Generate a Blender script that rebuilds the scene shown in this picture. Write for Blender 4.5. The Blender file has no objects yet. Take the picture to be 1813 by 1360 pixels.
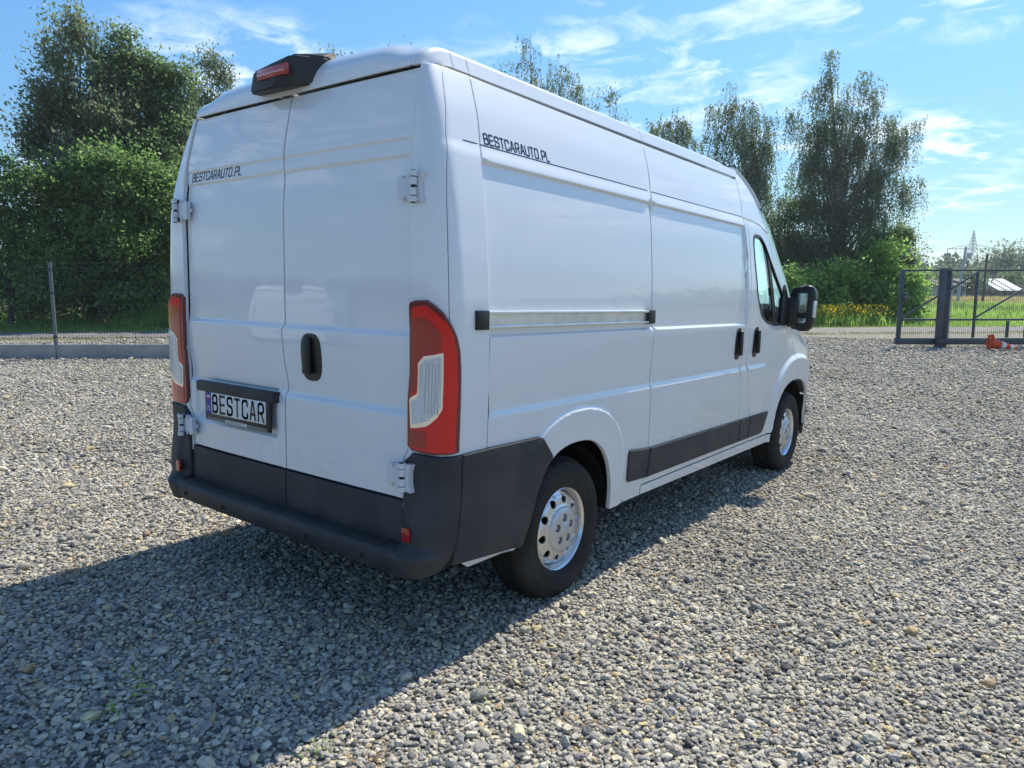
import bpy, bmesh, math, random
import numpy as np
from mathutils import Vector, Matrix, Euler
from mathutils.geometry import delaunay_2d_cdt
random.seed(7); rng = np.random.default_rng(11)
sc = bpy.context.scene
COL = sc.collection

# ---------------------------------------------------------------- camera, world, sun, exposure
CAM = np.array([2.8727, -1.8711, 1.459]); YAW = 0.652873; PITCH = -math.radians(7.45); FPX = 1285.62
cam_d = bpy.data.cameras.new('camera'); cam = bpy.data.objects.new('camera', cam_d); COL.objects.link(cam)
cam_d.sensor_width = 36; cam_d.sensor_fit = 'HORIZONTAL'; cam_d.lens = 36 * FPX / 1813
cam_d.clip_start = 0.05; cam_d.clip_end = 6000
cf = np.array([-math.sin(YAW) * math.cos(PITCH), math.cos(YAW) * math.cos(PITCH), math.sin(PITCH)])
cr = np.array([math.cos(YAW), math.sin(YAW), 0.0]); cu = np.cross(cr, cf)
m = Matrix.Identity(4)
for i in range(3):
    m[i][0] = cr[i]; m[i][1] = cu[i]; m[i][2] = -cf[i]; m[i][3] = CAM[i]
cam.matrix_world = m
sc.camera = cam

SUN_EL = math.radians(53); SUN_AZ = math.radians(2.0)          # azimuth clockwise from +Y
wd = bpy.data.worlds.new('World'); sc.world = wd; wd.use_nodes = True
nt = wd.node_tree; nt.nodes.clear()
N = nt.nodes.new; Lk = nt.links.new
out = N('ShaderNodeOutputWorld'); bg = N('ShaderNodeBackground'); sky = N('ShaderNodeTexSky')
sky.sky_type = 'NISHITA'; sky.sun_disc = False; sky.sun_elevation = SUN_EL; sky.sun_rotation = SUN_AZ
sky.air_density = 1.0; sky.dust_density = 0.25; sky.ozone_density = 3.0; sky.altitude = 100
bg.inputs['Strength'].default_value = 0.125
hs = N('ShaderNodeHueSaturation'); hs.inputs['Saturation'].default_value = 1.14; hs.inputs['Value'].default_value = 1.0
tg = N('ShaderNodeMixRGB'); tg.blend_type = 'MULTIPLY'; tg.inputs['Fac'].default_value = 1; tg.inputs['Color2'].default_value = (.93, 1.07, 1.10, 1)
Lk(sky.outputs[0], tg.inputs['Color1']); tcs = N('ShaderNodeTexCoord'); sps = N('ShaderNodeSeparateXYZ'); Lk(tcs.outputs['Generated'], sps.inputs[0]); mrs = N('ShaderNodeMapRange'); mrs.interpolation_type = 'SMOOTHSTEP'; mrs.inputs['From Min'].default_value = 0.0; mrs.inputs['From Max'].default_value = 0.36; mrs.inputs['To Min'].default_value = 0.60; mrs.inputs['To Max'].default_value = 0.95; Lk(sps.outputs['Z'], mrs.inputs['Value'])
th_ = N('ShaderNodeMixRGB'); th_.blend_type = 'MULTIPLY'; th_.inputs['Fac'].default_value = 1; Lk(tg.outputs[0], th_.inputs['Color1']); Lk(mrs.outputs[0], th_.inputs['Color2']); Lk(th_.outputs[0], hs.inputs['Color'])
# thin clouds lie on a high flat layer: direction divided by its height
tc = N('ShaderNodeTexCoord'); sep = N('ShaderNodeSeparateXYZ'); Lk(tc.outputs['Generated'], sep.inputs[0])
mx = N('ShaderNodeMath'); mx.operation = 'MAXIMUM'; mx.inputs[1].default_value = 0.03; Lk(sep.outputs['Z'], mx.inputs[0])
ad = N('ShaderNodeMath'); ad.operation = 'ADD'; ad.inputs[1].default_value = 0.10; Lk(mx.outputs[0], ad.inputs[0])
cx = N('ShaderNodeCombineXYZ')
for ax in 'XY':
    dv = N('ShaderNodeMath'); dv.operation = 'DIVIDE'; Lk(sep.outputs[ax], dv.inputs[0]); Lk(ad.outputs[0], dv.inputs[1]); Lk(dv.outputs[0], cx.inputs[ax])
cx.inputs['Z'].default_value = 3.1
n1 = N('ShaderNodeTexNoise'); n1.inputs['Scale'].default_value = 0.85; n1.inputs['Detail'].default_value = 3; Lk(cx.outputs[0], n1.inputs['Vector'])
n2 = N('ShaderNodeTexNoise'); n2.inputs['Scale'].default_value = 4.6; n2.inputs['Detail'].default_value = 9; n2.inputs['Roughness'].default_value = 0.62; n2.inputs['Distortion'].default_value = 0.5; Lk(cx.outputs[0], n2.inputs['Vector'])
r1 = N('ShaderNodeMapRange'); r1.inputs['From Min'].default_value = 0.47; r1.inputs['From Max'].default_value = 0.68; Lk(n1.outputs[0], r1.inputs['Value'])
r2 = N('ShaderNodeMapRange'); r2.inputs['From Min'].default_value = 0.46; r2.inputs['From Max'].default_value = 0.66; Lk(n2.outputs[0], r2.inputs['Value'])
mu = N('ShaderNodeMath'); mu.operation = 'MULTIPLY'; Lk(r1.outputs[0], mu.inputs[0]); Lk(r2.outputs[0], mu.inputs[1])
mu2 = N('ShaderNodeMath'); mu2.operation = 'MULTIPLY'; mu2.inputs[1].default_value = 1.5; mu2.use_clamp = True; Lk(mu.outputs[0], mu2.inputs[0])
mu3 = N('ShaderNodeMath'); mu3.operation = 'MULTIPLY'; mu3.inputs[1].default_value = 0.78; Lk(mu2.outputs[0], mu3.inputs[0])
mixc = N('ShaderNodeMixRGB'); mixc.inputs['Color2'].default_value = (7.2, 7.9, 8.8, 1)
Lk(mu3.outputs[0], mixc.inputs['Fac']); Lk(hs.outputs[0], mixc.inputs['Color1']); Lk(mixc.outputs[0], bg.inputs['Color']); Lk(bg.outputs[0], out.inputs[0])

sl = bpy.data.lights.new('sun', 'SUN'); sun = bpy.data.objects.new('sun', sl); COL.objects.link(sun)
sl.energy = 4.4; sl.angle = math.radians(0.53); sl.color = (1.0, 0.915, 0.76)
sd = Vector((math.sin(SUN_AZ) * math.cos(SUN_EL), math.cos(SUN_AZ) * math.cos(SUN_EL), math.sin(SUN_EL)))
sun.rotation_euler = sd.to_track_quat('Z', 'Y').to_euler(); sun.location = (0, 0, 30)
vs = sc.view_settings
sc.display_settings.display_device = 'sRGB'
vs.view_transform = 'Standard'; vs.look = 'None'; vs.exposure = 0.52; vs.gamma = 1.0; vs.use_curve_mapping = False

# ---------------------------------------------------------------- small helpers
def at(px, py, d):
    """world point seen at pixel (px,py) of the 1813x1360 photograph, at forward distance d from the camera"""
    return CAM + d * (cf + (px - 906.5) / FPX * cr - (py - 680) / FPX * cu)
hf = np.array([-math.sin(YAW), math.cos(YAW), 0.0])            # horizontal forward
def lay(lat, dist, z=0.0):
    """world point: lat metres to the right of the camera, dist metres ahead along the ground"""
    p = CAM + lat * cr + dist * hf; return np.array([p[0], p[1], z])
def pl(px, dist, z=0.0):
    """ground position under pixel column px at horizontal distance dist (near the horizon)"""
    return lay((px - 906.5) / FPX * (dist * math.cos(PITCH) + (z - CAM[2]) * math.sin(PITCH)), dist, z)
def hz(py, dist):
    """height of the point seen at pixel row py at distance dist (horizon row is 512)"""
    return CAM[2] + (512 - py) / FPX * dist * 1.0
GN_ = np.array([0.012106, 0.020532, 0.999716])
def sm(a, b, x):
    t = np.clip((np.asarray(x, float) - a) / (b - a), 0, 1); return t * t * (3 - 2 * t)
def zg(x, y):
    x = np.asarray(x, float); y = np.asarray(y, float)
    d = np.hypot(x, y - 1.5); w = 1 - sm(7, 14, d)
    return -(GN_[0] * x + GN_[1] * y) / GN_[2] * w

def mat(name, base=(.5, .5, .5), rough=.5, metal=0.0, spec=.5, coat=0.0, coat_r=.03, trans=0.0, ior=1.45, alpha=1.0):
    ma = bpy.data.materials.new(name); ma.use_nodes = True
    b = ma.node_tree.nodes['Principled BSDF']
    b.inputs['Base Color'].default_value = (*base, 1); b.inputs['Roughness'].default_value = rough
    b.inputs['Metallic'].default_value = metal; b.inputs['Specular IOR Level'].default_value = spec
    b.inputs['Coat Weight'].default_value = coat; b.inputs['Coat Roughness'].default_value = coat_r
    b.inputs['Transmission Weight'].default_value = trans; b.inputs['IOR'].default_value = ior
    return ma
def bsdf(ma): return ma.node_tree.nodes['Principled BSDF']
def noise_mix(ma, c1, c2, scale, lo=.35, hi=.65, detail=5, coord='Object', bump=0.0, bscale=None, stretch=None):
    t = ma.node_tree; n = t.nodes.new; b = bsdf(ma)
    tc = n('ShaderNodeTexCoord'); no = n('ShaderNodeTexNoise'); no.inputs['Scale'].default_value = scale; no.inputs['Detail'].default_value = detail
    src = tc.outputs[coord]
    if stretch:
        mp = n('ShaderNodeMapping'); mp.inputs['Scale'].default_value = stretch; t.links.new(src, mp.inputs[0]); src = mp.outputs[0]
    t.links.new(src, no.inputs['Vector'])
    mr = n('ShaderNodeMapRange'); mr.inputs['From Min'].default_value = lo; mr.inputs['From Max'].default_value = hi; t.links.new(no.outputs[0], mr.inputs['Value'])
    mi = n('ShaderNodeMixRGB'); mi.inputs['Color1'].default_value = (*c1, 1); mi.inputs['Color2'].default_value = (*c2, 1)
    t.links.new(mr.outputs[0], mi.inputs['Fac']); t.links.new(mi.outputs[0], b.inputs['Base Color'])
    if bump:
        n2 = n('ShaderNodeTexNoise'); n2.inputs['Scale'].default_value = bscale or scale * 4; n2.inputs['Detail'].default_value = 4; t.links.new(src, n2.inputs['Vector'])
        bu = n('ShaderNodeBump'); bu.inputs['Strength'].default_value = bump; bu.inputs['Distance'].default_value = .01
        t.links.new(n2.outputs[0], bu.inputs['Height']); t.links.new(bu.outputs[0], b.inputs['Normal'])
    return ma
def tag(o, label=None, cat=None, group=None, kind=None):
    if label: o['label'] = label
    if cat: o['category'] = cat
    if group: o['group'] = group
    if kind: o['kind'] = kind
    return o
def empty(name, loc=(0, 0, 0), rot=(0, 0, 0)):
    o = bpy.data.objects.new(name, None); COL.objects.link(o); o.location = loc; o.rotation_euler = rot; o.empty_display_size = .2; return o
def link(name, me, ma, parent=None):
    o = bpy.data.objects.new(name, me); COL.objects.link(o)
    if ma is not None and not me.materials:
        for q in (ma if isinstance(ma, (list, tuple)) else [ma]): me.materials.append(q)
    if parent: o.parent = parent
    return o
class MB:
    """collects plain shapes and links them as ONE mesh object"""
    def __init__(s): s.v = []; s.f = []; s.n = 0; s.sm = []
    def add(s, vs_, fs_, smooth=False):
        k = s.n; s.v += [tuple(map(float, q)) for q in vs_]; s.n += len(vs_)
        s.f += [tuple(i + k for i in f) for f in fs_]; s.sm += [smooth] * len(fs_); return s
    def box(s, c, size, R=None, bev=0.0):
        hx, hy, hz_ = [q / 2 for q in size]; R = np.eye(3) if R is None else np.array(R)
        if bev <= 0:
            P = [(x, y, z) for x in (-hx, hx) for y in (-hy, hy) for z in (-hz_, hz_)]
            F = [(0, 1, 3, 2), (4, 6, 7, 5), (0, 4, 5, 1), (2, 3, 7, 6), (0, 2, 6, 4), (1, 5, 7, 3)]
            return s.add([np.array(c) + R @ np.array(q) for q in P], F)
        bm = bmesh.new(); bmesh.ops.create_cube(bm, size=1)
        for v in bm.verts: v.co = Vector((v.co.x * size[0], v.co.y * size[1], v.co.z * size[2]))
        bmesh.ops.bevel(bm, geom=bm.edges[:], offset=bev, segments=2, affect='EDGES', profile=.5)
        bm.verts.index_update()
        V = [np.array(c) + R @ np.array(v.co) for v in bm.verts]; F = [tuple(v.index for v in f.verts) for f in bm.faces]; bm.free()
        return s.add(V, F, True)
    def tube(s, pts, r, seg=8, cap=True):
        pts = [np.array(q, float) for q in pts]; rs = r if isinstance(r, (list, tuple, np.ndarray)) else [r] * len(pts)
        V = []; F = []; ref = None
        for i, q in enumerate(pts):
            t = pts[min(i + 1, len(pts) - 1)] - pts[max(i - 1, 0)]; t = t / (np.linalg.norm(t) + 1e-12)
            if ref is None: ref = np.array([0, 0, 1.]) if abs(t[2]) < .9 else np.array([1., 0, 0])
            a = np.cross(t, ref); a /= np.linalg.norm(a) + 1e-12; b = np.cross(t, a); ref = -np.cross(t, a) if False else ref
            for k in range(seg):
                an = 2 * math.pi * k / seg; V.append(q + rs[i] * (math.cos(an) * a + math.sin(an) * b))
        for i in range(len(pts) - 1):
            for k in range(seg):
                k2 = (k + 1) % seg; F.append((i * seg + k, i * seg + k2, (i + 1) * seg + k2, (i + 1) * seg + k))
        if cap: F.append(tuple(range(seg))[::-1]); F.append(tuple((len(pts) - 1) * seg + k for k in range(seg)))
        return s.add(V, F, True)
    def lathe(s, prof, c, axis, seg=48):
        """prof: list of (axial, radius)"""
        ax = np.array(axis, float); ax /= np.linalg.norm(ax); ref = np.array([0, 0, 1.]) if abs(ax[2]) < .9 else np.array([1., 0, 0])
        a = np.cross(ax, ref); a /= np.linalg.norm(a); b = np.cross(ax, a); V = []; F = []
        for (h, r) in prof:
            for k in range(seg):
                an = 2 * math.pi * k / seg; V.append(np.array(c) + h * ax + r * (math.cos(an) * a + math.sin(an) * b))
        for i in range(len(prof) - 1):
            for k in range(seg):
                k2 = (k + 1) % seg; F.append((i * seg + k, (i + 1) * seg + k, (i + 1) * seg + k2, i * seg + k2))
        return s.add(V, F, True)
    def prism(s, poly, d0, d1, fn):
        """poly: 2-D outline (a,b); fn(a,b,depth)->xyz"""
        n = len(poly); V = [fn(a, b, d0) for a, b in poly] + [fn(a, b, d1) for a, b in poly]
        F = [tuple(range(n)), tuple(range(n, 2 * n))[::-1]] + [(i, (i + 1) % n + 0, (i + 1) % n + n, i + n)[::-1] for i in range(n)]
        return s.add(V, F)
    def build(s, name, ma, parent=None, recalc=True):
        me = bpy.data.meshes.new(name); me.from_pydata(s.v, [], s.f)
        me.polygons.foreach_set('use_smooth', s.sm)
        if recalc and len(s.f) < 60000:
            bm = bmesh.new(); bm.from_mesh(me); bmesh.ops.recalc_face_normals(bm, faces=bm.faces); bm.to_mesh(me); bm.free()
        if any(s.sm):
            try: me.set_sharp_from_angle(angle=math.radians(38))
            except Exception: pass
        me.update(); return link(name, me, ma, parent)

# ---- a skin panel: 2-D outline (with holes) triangulated and carried onto a curved surface
def densify(poly, step, closed=True):
    o = []; n = len(poly)
    for i in range(n if closed else n - 1):
        a = np.array(poly[i], float); b = np.array(poly[(i + 1) % n], float)
        k = max(1, int(math.ceil(np.max(np.abs((b - a) / np.array(step))))))
        for j in range(k): o.append(a + (b - a) * j / k)
    if not closed: o.append(np.array(poly[-1], float))
    return np.array(o)
def pip(P, poly):
    x, y = P[:, 0], P[:, 1]; r = np.zeros(len(P), bool); n = len(poly)
    for i in range(n):
        x0, y0 = poly[i]; x1, y1 = poly[(i + 1) % n]
        if y0 == y1: continue
        c = ((y0 > y) != (y1 > y)) & (x < (x1 - x0) * (y - y0) / (y1 - y0) + x0); r ^= c
    return r
def pdist(P, poly, sc_):
    Q = poly / sc_; P = P / sc_; n = len(Q); best = np.full(len(P), 1e9)
    for i in range(n):
        a = Q[i]; b = Q[(i + 1) % n]; d = b - a; L = max(d @ d, 1e-12)
        t = np.clip(((P - a) @ d) / L, 0, 1); w = P - a - t[:, None] * d; best = np.minimum(best, np.hypot(w[:, 0], w[:, 1]))
    return best
def area2(p): return 0.5 * np.sum(p[:, 0] * np.roll(p[:, 1], -1) - np.roll(p[:, 0], -1) * p[:, 1])
def rpoly(poly, r, seg=4):
    """round the corners of a polygon"""
    o = []; n = len(poly); P = [np.array(q, float) for q in poly]
    rr = r if isinstance(r, (list, tuple)) else [r] * n
    for i in range(n):
        a, b, c = P[i - 1], P[i], P[(i + 1) % n]; r_ = rr[i]
        u = a - b; w = c - b; lu = np.linalg.norm(u); lw = np.linalg.norm(w); k = min(r_, lu * .45, lw * .45)
        if r_ <= 0: o.append(tuple(b)); continue
        p0 = b + u / lu * k; p1 = b + w / lw * k
        for j in range(seg + 1):
            t = j / seg; o.append(tuple((1 - t) ** 2 * p0 + 2 * t * (1 - t) * b + t * t * p1))
    return o
def patch(name, ma, outline, M, parent=None, holes=(), us=None, vs_=None, step=(.03, .03), off=0.0, lip=.022, rnd=.003, gap=.0036, sign=1, sc_=(1, 1), inner_lip=True):
    sc_ = np.array(sc_, float); step = np.array(step, float)
    loops = []
    for k, pl_ in enumerate([outline] + list(holes)):
        q = densify(pl_, step); a = area2(q)
        if (a < 0) == (k == 0): q = q[::-1]
        loops.append(q)
    o = loops[0]; lo = o.min(0); hi = o.max(0)
    U = np.arange(lo[0] + step[0] / 2, hi[0], step[0]); V = np.arange(lo[1] + step[1] / 2, hi[1], step[1])
    if us is not None: U = np.unique(np.concatenate([U, [q for q in us if lo[0] < q < hi[0]]]))
    if vs_ is not None: V = np.unique(np.concatenate([V, [q for q in vs_ if lo[1] < q < hi[1]]]))
    G = np.stack(np.meshgrid(U, V), -1).reshape(-1, 2)
    keep = pip(G, loops[0])
    for h in loops[1:]: keep &= ~pip(G, h)
    G = G[keep]
    for h in loops:
        if len(G): G = G[pdist(G, h, 1 / sc_) > rnd + gap + .004]
    vt = []; ed = []
    for h in loops:
        k = len(vt); vt += [Vector(q) for q in h]; ed += [(k + i, k + (i + 1) % len(h)) for i in range(len(h))]
    nb = len(vt); vt += [Vector(q) for q in G]
    rv, re_, rf, ov, oe, of = delaunay_2d_cdt(vt, ed, [], 0, 1e-7, True)
    P = np.array([tuple(q) for q in rv]); F = np.array([list(f) for f in rf if len(f) == 3])
    cen = P[F].mean(1); ins = pip(cen, loops[0])
    for h in loops[1:]: ins &= ~pip(cen, h)
    F = F[ins]
    a = (P[F[:, 1]] - P[F[:, 0]]); b = (P[F[:, 2]] - P[F[:, 0]]); cr_ = a[:, 0] * b[:, 1] - a[:, 1] * b[:, 0]
    F[cr_ < 0] = F[cr_ < 0][:, ::-1]; F = F[np.abs(cr_) > 1e-12]
    def ev(q):
        q = np.asarray(q, float); X = M(q[:, 0], q[:, 1]); e = .0012; eu = e / sc_[0]; evv = e / sc_[1]
        du = M(q[:, 0] + eu, q[:, 1]) - M(q[:, 0] - eu, q[:, 1]); dv = M(q[:, 0], q[:, 1] + evv) - M(q[:, 0], q[:, 1] - evv)
        n = np.cross(du, dv) * sign; n /= np.linalg.norm(n, axis=1)[:, None] + 1e-12; return X, n
    X, Nn = ev(P); X = X + off * Nn
    # map loops to output verts
    first = {}
    for i, q in enumerate(ov):
        for s_ in q: first[s_] = i
    allV = [X]; allN = [Nn]; nv = len(X); faces = [tuple(f) for f in F.tolist()]
    k0 = 0
    for li, h in enumerate(loops):
        idx = [first[k0 + i] for i in range(len(h))]; k0 += len(h)
        if lip <= 0: continue
        B = X[idx].copy(); Bn = Nn[idx]
        T = np.roll(B, -1, 0) - np.roll(B, 1, 0); T /= np.linalg.norm(T, axis=1)[:, None] + 1e-12
        O = np.cross(T, Bn) * sign; O /= np.linalg.norm(O, axis=1)[:, None] + 1e-12
        B0 = B - O * (rnd + gap); X[idx] = B0
        rings = [(B0, Bn), (B0 + O * rnd * .7 - Bn * rnd * .3, (Bn + O) / 1.4142), (B0 + O * rnd - Bn * rnd, O), (B0 + O * rnd - Bn * lip, O)]
        base = nv; nn = len(idx)
        for R_, N2 in rings: allV.append(R_); allN.append(N2); nv += nn
        for r in range(3):
            for i in range(nn):
                j = (i + 1) % nn; q = (base + r * nn + i, base + (r + 1) * nn + i, base + (r + 1) * nn + j, base + r * nn + j); faces.append(q)
    V3 = np.concatenate(allV); N3 = np.concatenate(allN)
    if sign < 0: faces = [f[::-1] for f in faces]
    me = bpy.data.meshes.new(name); me.from_pydata(V3.tolist(), [], faces)
    me.polygons.foreach_set('use_smooth', [True] * len(me.polygons)); me.update()
    me.normals_split_custom_set_from_vertices([tuple(q) for q in N3])
    return link(name, me, ma, parent)

# ---- stroke lettering
def rounded(pts, r, closed=False, seg=5):
    P = [np.array(q, float) for q in pts]; n = len(P); o = []
    for i in range(n):
        if not closed and i in (0, n - 1): o.append(P[i]); continue
        a, b, c = P[i - 1], P[i], P[(i + 1) % n]; u = a - b; w = c - b; lu = np.linalg.norm(u); lw = np.linalg.norm(w); k = min(r, lu * .5, lw * .5)
        p0 = b + u / lu * k; p1 = b + w / lw * k
        for j in range(seg + 1): t = j / seg; o.append((1 - t) ** 2 * p0 + 2 * t * (1 - t) * b + t * t * p1)
    if closed: o.append(o[0])
    return o
GL = {
 'B': [([(0, 0), (0, 1), (.93, 1), (.93, .52), (0, .52)], 1), ([(0, .52), (1, .52), (1, 0), (0, 0)], 1)],
 'E': [([(1, 1), (0, 1), (0, 0), (1, 0)], 0), ([(0, .5), (.9, .5)], 0)],
 'S': [([(1, .76), (1, 1), (0, 1), (0, .52), (1, .50), (1, 0), (0, 0), (0, .24)], 1)],
 'T': [([(0, 1), (1, 1)], 0), ([(.5, 1), (.5, 0)], 0)],
 'C': [([(1, .72), (1, 1), (0, 1), (0, 0), (1, 0), (1, .28)], 1)],
 'A': [([(0, 0), (.42, 1), (.58, 1), (1, 0)], 0), ([(.16, .30), (.84, .30)], 0)],
 'R': [([(0, 0), (0, 1), (1, 1), (1, .46), (0, .46)], 1), ([(.55, .46), (1, 0)], 0)],
 'U': [([(0, 1), (0, 0), (1, 0), (1, 1)], 1)],
 'O': [([(0, 0), (0, 1), (1, 1), (1, 0)], 2)],
 'P': [([(0, 0), (0, 1), (1, 1), (1, .42), (0, .42)], 1)],
 'L': [([(0, 1), (0, 0), (1, 0)], 0)],
 'W': [([(0, 1), (.25, 0), (.5, .8), (.75, 0), (1, 1)], 0)],
 '.': [([(0.3, 0), (.3, .03)], 0)],
}
def lettering(name, ma, text, x0, x1, z0, z1, fn, parent, wt=.13, rad=.28, gapk=.28, slant=0.0, wid=None):
    """strokes laid on a surface: fn(a,b)->xyz, a from x0 to x1 (text width), b from z0 to z1"""
    H = 1.0; w_ = {c: (1.0 if c != '.' else .3) for c in GL}; w_['W'] = 1.25; w_['L'] = .85; w_['T'] = .95
    tot = sum(w_[c] for c in text) + gapk * (len(text) - 1); mb = MB(); cur = 0
    hh = z1 - z0; ww = (x1 - x0) / tot
    lw = wt * hh / 2
    for c in text:
        for pts, mode in GL[c]:
            q = [((cur + a * w_[c]) * ww, b * hh) for a, b in pts]
            if mode: q = rounded(q, rad * min(hh, abs(ww)), mode == 2)
            q = [np.array(t) for t in q]
            for a, b in zip(q[:-1], q[1:]):
                d = b - a; L = np.linalg.norm(d)
                if L < 1e-6: continue
                d = d / L; nn = np.array([-d[1], d[0]]) * lw; e = d * lw * .75
                cs = [a - e - nn, b + e - nn, b + e + nn, a - e + nn]
                mb.add([fn(x0 + s_[0] + slant * s_[1], z0 + s_[1]) for s_ in cs], [(0, 1, 2, 3)])
        cur += w_[c] + gapk
    return mb.build(name, ma, parent, recalc=False)
PZ=[0.2,.45,.8,1.1,1.4,1.6,1.82,1.97,2.18,2.35,2.45]
PX=[.985,1.005,1.02,1.028,1.025,1.013,.988,.962,.905,.832,.77]
_z=np.linspace(.1,2.5,481); _x=np.interp(_z,PZ,PX)
_k=np.hanning(41);_k/=_k.sum(); _xs=np.convolve(np.pad(_x,20,'edge'),_k,'valid')
def Xz(z): return np.interp(z,_z,_xs)
YZ=[.3,.75,1.5,1.85,2.1,2.31,2.4]
YY=[.10,.103,.098,.097,.125,.170,.2]
_y=np.interp(_z,YZ,YY);_ys=np.convolve(np.pad(_y,20,'edge'),_k,'valid')
def Yr(z): return np.interp(z,_z,_ys)
XG=([.3,.62,.80,.85,1.04,1.15,1.3,1.4,1.6,1.93,2.04,2.317,2.45],[.795,.795,.80,.828,.828,.84,.84,.836,.834,.833,.83,.805,.79])
def xgap(z): return np.interp(z,*XG)
SA=([.3,1.6,1.96,2.08,2.28,2.36],[.345,.342,.35,.38,.41,.43])
def ysA(z): return np.interp(z,*SA)
def taper(y,z):
    y=np.asarray(y,float)
    hi=.16*np.clip((y-3.9)/1.5,0,None)**2; lo=.34*np.clip((y-4.74)/.64,0,None)**2.0
    w=sm(.95,1.25,z); return hi*w+lo*(1-w)
def D(y,z):
    y=np.asarray(y,float);z=np.asarray(z,float)
    inR=sm(.238,.252,y)*(1-sm(3.235,3.25,y)); in2=sm(.238,.256,y)*(1-sm(3.55,3.8,y))
    d=.008*sm(2.045,1.985,z)
    d=d-.016*inR*sm(1.985,1.968,z)+.016*inR*sm(1.300,1.283,z)
    d=d-.013*in2*np.clip((1.26-z)/.26,0,1)+.013*in2*sm(.990,.955,z)
    e=np.abs((y-1.04)/.475)**2.3+np.where(z>.5,np.abs((z-.5)/.425)**2.3,0)
    d=d+.013*sm(1.07,.95,e)
    e=np.abs((y-4.50)/.58)**2.3+np.where(z>.5,np.abs((z-.5)/.50)**2.3,0)
    d=d+.022*sm(1.10,.90,e)
    return d
def S(y,z): return Xz(z)-taper(y,z)+D(y,z)
def dleft(z): return .036-.026*sm(1.75,2.3,z)
def K(u,z,side=1):
    u=np.asarray(u,float);z=np.asarray(z,float)
    a=np.clip(u,0,1)*np.pi/2; yr=Yr(z); yE=yr+.105
    base=Xz(z)+.008*sm(2.045,1.985,z)+(dleft(z) if side<0 else 0)
    x=xgap(z)+(base-xgap(z))*np.sin(a)**.65; y=yr+.105*(1-np.maximum(np.cos(a),0)**.7)
    y=y+np.clip(u-1,0,None)*(ysA(z)-yE)
    return np.stack([x,y,z+0*u],-1)
# ---------------------------------------------------------------- the van
M_PAINT = mat('white_van_paint', (.80, .81, .82), .32, coat=1.0, coat_r=.025)
def _dust(ma):
    t = ma.node_tree; n = t.nodes.new; b = bsdf(ma); tc = n('ShaderNodeTexCoord')
    a = n('ShaderNodeTexNoise'); a.inputs['Scale'].default_value = 2.2; a.inputs['Detail'].default_value = 8; a.inputs['Roughness'].default_value = .65; t.links.new(tc.outputs['Object'], a.inputs['Vector'])
    mr = n('ShaderNodeMapRange'); mr.inputs['From Min'].default_value = .35; mr.inputs['From Max'].default_value = .75; mr.inputs['To Min'].default_value = .008; mr.inputs['To Max'].default_value = .045
    t.links.new(a.outputs[0], mr.inputs['Value']); t.links.new(mr.outputs[0], b.inputs['Coat Roughness'])
    mi = n('ShaderNodeMixRGB'); mi.inputs['Color1'].default_value = (.75, .79, .84, 1); mi.inputs['Color2'].default_value = (.64, .65, .66, 1)
    # road film: a little heavier low on the body
    sp = n('ShaderNodeSeparateXYZ'); t.links.new(tc.outputs['Object'], sp.inputs[0])
    m2 = n('ShaderNodeMapRange'); m2.inputs['From Min'].default_value = 1.3; m2.inputs['From Max'].default_value = .3; m2.inputs['To Min'].default_value = .1; m2.inputs['To Max'].default_value = 1
    t.links.new(sp.outputs['Z'], m2.inputs['Value']); m3 = n('ShaderNodeMath'); m3.operation = 'MULTIPLY'; t.links.new(a.outputs[0], m3.inputs[0]); t.links.new(m2.outputs[0], m3.inputs[1])
    t.links.new(m3.outputs[0], mi.inputs['Fac']); t.links.new(mi.outputs[0], b.inputs['Base Color'])
    w = n('ShaderNodeTexNoise'); w.inputs['Scale'].default_value = 1.7; w.inputs['Detail'].default_value = 2; t.links.new(tc.outputs['Object'], w.inputs['Vector'])
    bu = n('ShaderNodeBump'); bu.inputs['Strength'].default_value = .35; bu.inputs['Distance'].default_value = .006; t.links.new(w.outputs[0], bu.inputs['Height'])
    t.links.new(bu.outputs[0], b.inputs['Normal']); t.links.new(bu.outputs[0], b.inputs['Coat Normal'])
_dust(M_PAINT)
M_PLAST = noise_mix(mat('grey_black_plastic', (.035, .037, .042), .55, spec=.45), (.028, .030, .036), (.056, .056, .058), 5, .38, .70, 9, bump=.3, bscale=420)
M_BLACK = mat('black_plastic', (.012, .013, .015), .35)
M_RUBBER = noise_mix(mat('tyre_rubber', (.02, .02, .02), .75, spec=.3), (.016, .016, .017), (.034, .032, .030), 5, bump=.15, bscale=60)
M_DARK = mat('dark_underside', (.01, .01, .011), .9, spec=.1)
M_ALU = noise_mix(mat('aluminium_rail', (.62, .63, .64), .32, metal=.75), (.66, .68, .69), (.80, .81, .82), 12)
M_RIM = noise_mix(mat('silver_wheel_paint', (.66, .68, .71), .27, metal=.9), (.60, .62, .65), (.72, .74, .77), 9)
M_HUB = mat('silver_hub_paint', (.58, .59, .60), .38, metal=.6)
M_HINGE = mat('white_hinge_paint', (.62, .66, .72), .35, coat=.4)
M_REDD = mat('smoked_red_lens', (.15, .007, .012), .12, coat=1)
M_RED = mat('red_lens', (.72, .002, .008), .14, coat=.6)
M_REDM = mat('dark_red_lens', (.34, .003, .007), .10, coat=1)
M_CLEAR = noise_mix(mat('clear_lens', (.42, .46, .50), .12, coat=1), (.48, .52, .56), (.74, .76, .78), 30, stretch=(9, 9, .2))
M_RIBS = mat('lens_rib', (.36, .40, .45), .2, coat=.5)
M_CHROME = mat('chrome_trim', (.85, .86, .87), .10, metal=1)
M_PLATE = mat('plate_white', (.72, .74, .75), .35)
M_BLUE = mat('plate_blue', (.01, .045, .30), .35)
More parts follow.
